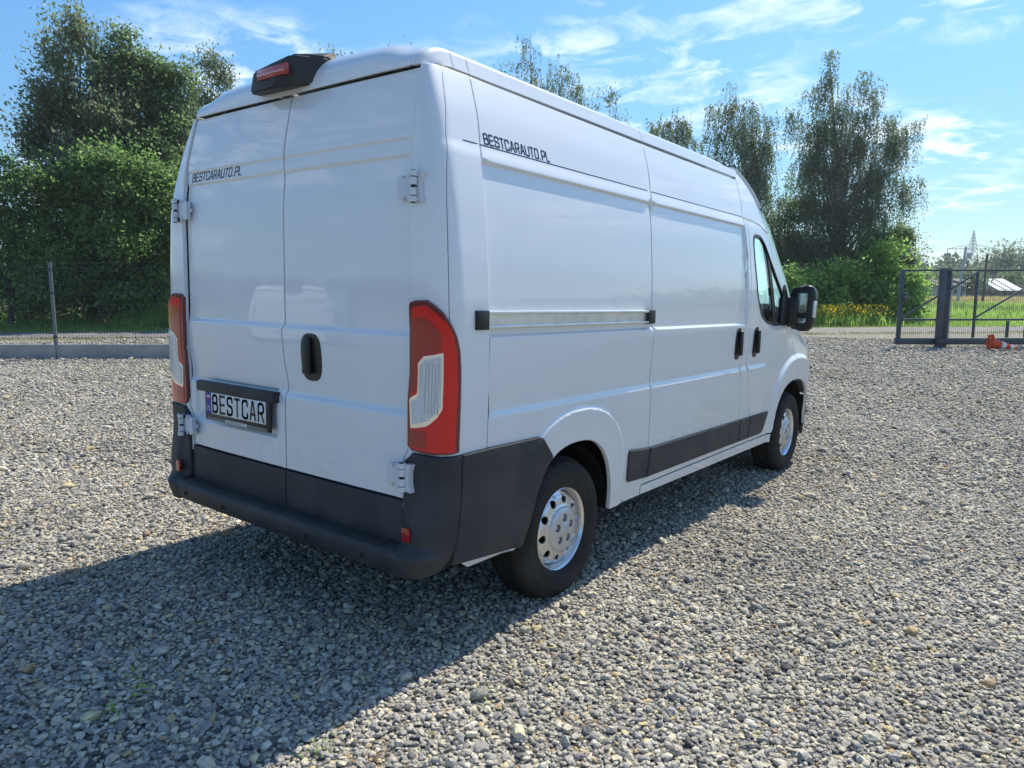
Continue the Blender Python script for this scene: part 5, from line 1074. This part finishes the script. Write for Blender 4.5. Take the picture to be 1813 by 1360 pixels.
def gpost(label, px, ptop, w, y, conduit=False):
    r = empty('gate_post', lay((px - 906.5) * gm, GDS + y), (0, 0, YAW)); tag(r, label, 'post')
    zt = gz(ptop); q = MB(); q.box((0, 0, zt / 2 - .05), (w, w, zt + .1), bev=.006); q.build('column', M_GATE, r)
    q = MB(); q.box((0, 0, zt + .012), (w + .03, w + .03, .02), bev=.006); q.build('cap', M_GATE, r)
    if conduit:
        q = MB(); q.tube([(w / 2 + .02, -w / 2 + .0, .14), (w / 2 + .02, -w / 2, zt - .18)], .012, 6); q.build('conduit', M_ROOFW, r)
        q = MB(); q.box((w / 2 + .0, -w / 2 - .04, .15), (.10, .07, .11), bev=.01); q.build('junction_box', M_GREYP2, r)
        q = MB(); q.tube([(w / 2, 0, zt - .17), (w / 2 + .17, 0, zt - .17)], .012, 6); q.build('lever', M_STEEL, r)
    else:
        q = MB(); q.box((0, -w / 2 - .05, .18), (.16, .12, .10), bev=.01); q.build('roller_bracket', M_GATE, r)
    return r
M_GREYP2 = mat('grey_box', (.35, .37, .38), .5)
gpost('left of the two thick gate guide posts', 1655.5, 477.5, .125, -.14)
gpost('right gate guide post carrying the pale conduit pipe', 1676, 476, .125, .14, True)
gpost('thick post at the right end of the gate, out by the frame edge', 1990, 476, .125, .14)

# ---------------------------------------------------------------- fallen traffic cone
M_CO = mat('cone_orange', (.62, .07, .02), .5); M_CW = mat('cone_white_band', (.72, .72, .72), .4)
CD = 17.3; cone = empty('traffic_cone', lay((1760 - 906.5) / FPX * CD, CD, .0), (0, 0, YAW)); tag(cone, 'orange and white traffic cone lying on its side with a torn base', 'cone')
cone.rotation_euler = (0, 0, YAW - .18)
Lc = .60; ang = math.radians(-9.5)
def cpt(t): return np.array([-.06 + t * Lc * math.cos(ang), 0, .185 + t * Lc * math.sin(ang) - .03 * t])
def crad(t): return .135 * (1 - t) + .022 * t
segs = [(0, .36, M_CO, 'cone_body'), (.36, .54, M_CW, 'white_band'), (.54, .70, M_CO, 'orange_band'), (.70, .86, M_CW, 'white_band'), (.86, 1.0, M_CO, 'cone_tip')]
for a, b, ma, nm in segs:
    q = MB(); n_ = 5; q.tube([cpt(a + (b - a) * i / n_) for i in range(n_ + 1)], [crad(a + (b - a) * i / n_) + (.002 if ma is M_CW else 0) for i in range(n_ + 1)], 20, cap=True); q.build(nm, ma, cone)
# crumpled base flange, folded up in torn tongues
q = MB(); g = np.random.default_rng(4); n_ = 28; V = []; F = []
for i in range(n_):
    a = 2 * math.pi * i / n_; up = math.sin(a) > .25; sp = (.055 + .10 * max(0, math.sin(a * 3 + 1)) ** 2) if up else .03
    cy, cz = math.cos(a), math.sin(a); r0_ = .135; bk = -.02 - .03 * g.random() + (.04 * math.sin(a * 3) if up else 0)
    for (rr_, xx) in ((r0_ - .004, .0), (r0_ + sp * .5, bk * .5), (r0_ + sp, bk + .02 * math.sin(a * 7))):
        c0 = cpt(0); V.append((c0[0] + xx, rr_ * cy, max(c0[2] + rr_ * cz, .012)))
for i in range(n_):
    j = (i + 1) % n_
    for k in range(2): F.append((3 * i + k, 3 * i + k + 1, 3 * j + k + 1, 3 * j + k))
q.add(V, F, True); o = q.build('torn_base', M_CO, cone); o.modifiers.new('thickness', 'SOLIDIFY').thickness = .008

# ---------------------------------------------------------------- the second van, seen only mirrored in the rear doors
def copy_tree(o, parent=None):
    c = o.copy(); COL.objects.link(c); c.parent = parent
    for ch in list(o.children): copy_tree(ch, c)
    return c
v2 = copy_tree(VAN); v2.location = (-8.6, -6.0, 0.0); v2.scale = (.86, .80, .70); v2.rotation_euler = (0, 0, math.radians(180 - 40))
tag(v2, 'smaller white panel van whose reflection shows in the rear doors', 'van')

# ---------------------------------------------------------------- summer haze: one closed box of thin air
q = MB(); q.box((0, 0, 13.5), (1400, 1400, 40)); hz_o = q.build('haze', None)
M_HAZE = bpy.data.materials.new('thin_haze'); M_HAZE.use_nodes = True; t_ = M_HAZE.node_tree; t_.nodes.clear(); o_ = t_.nodes.new('ShaderNodeOutputMaterial'); v_ = t_.nodes.new('ShaderNodeVolumePrincipled')
v_.inputs['Color'].default_value = (.80, .88, .97, 1); v_.inputs['Density'].default_value = 0.0006; v_.inputs['Anisotropy'].default_value = .35
t_.links.new(v_.outputs[0], o_.inputs['Volume']); hz_o.data.materials.append(M_HAZE); hz_o['kind'] = 'stuff'
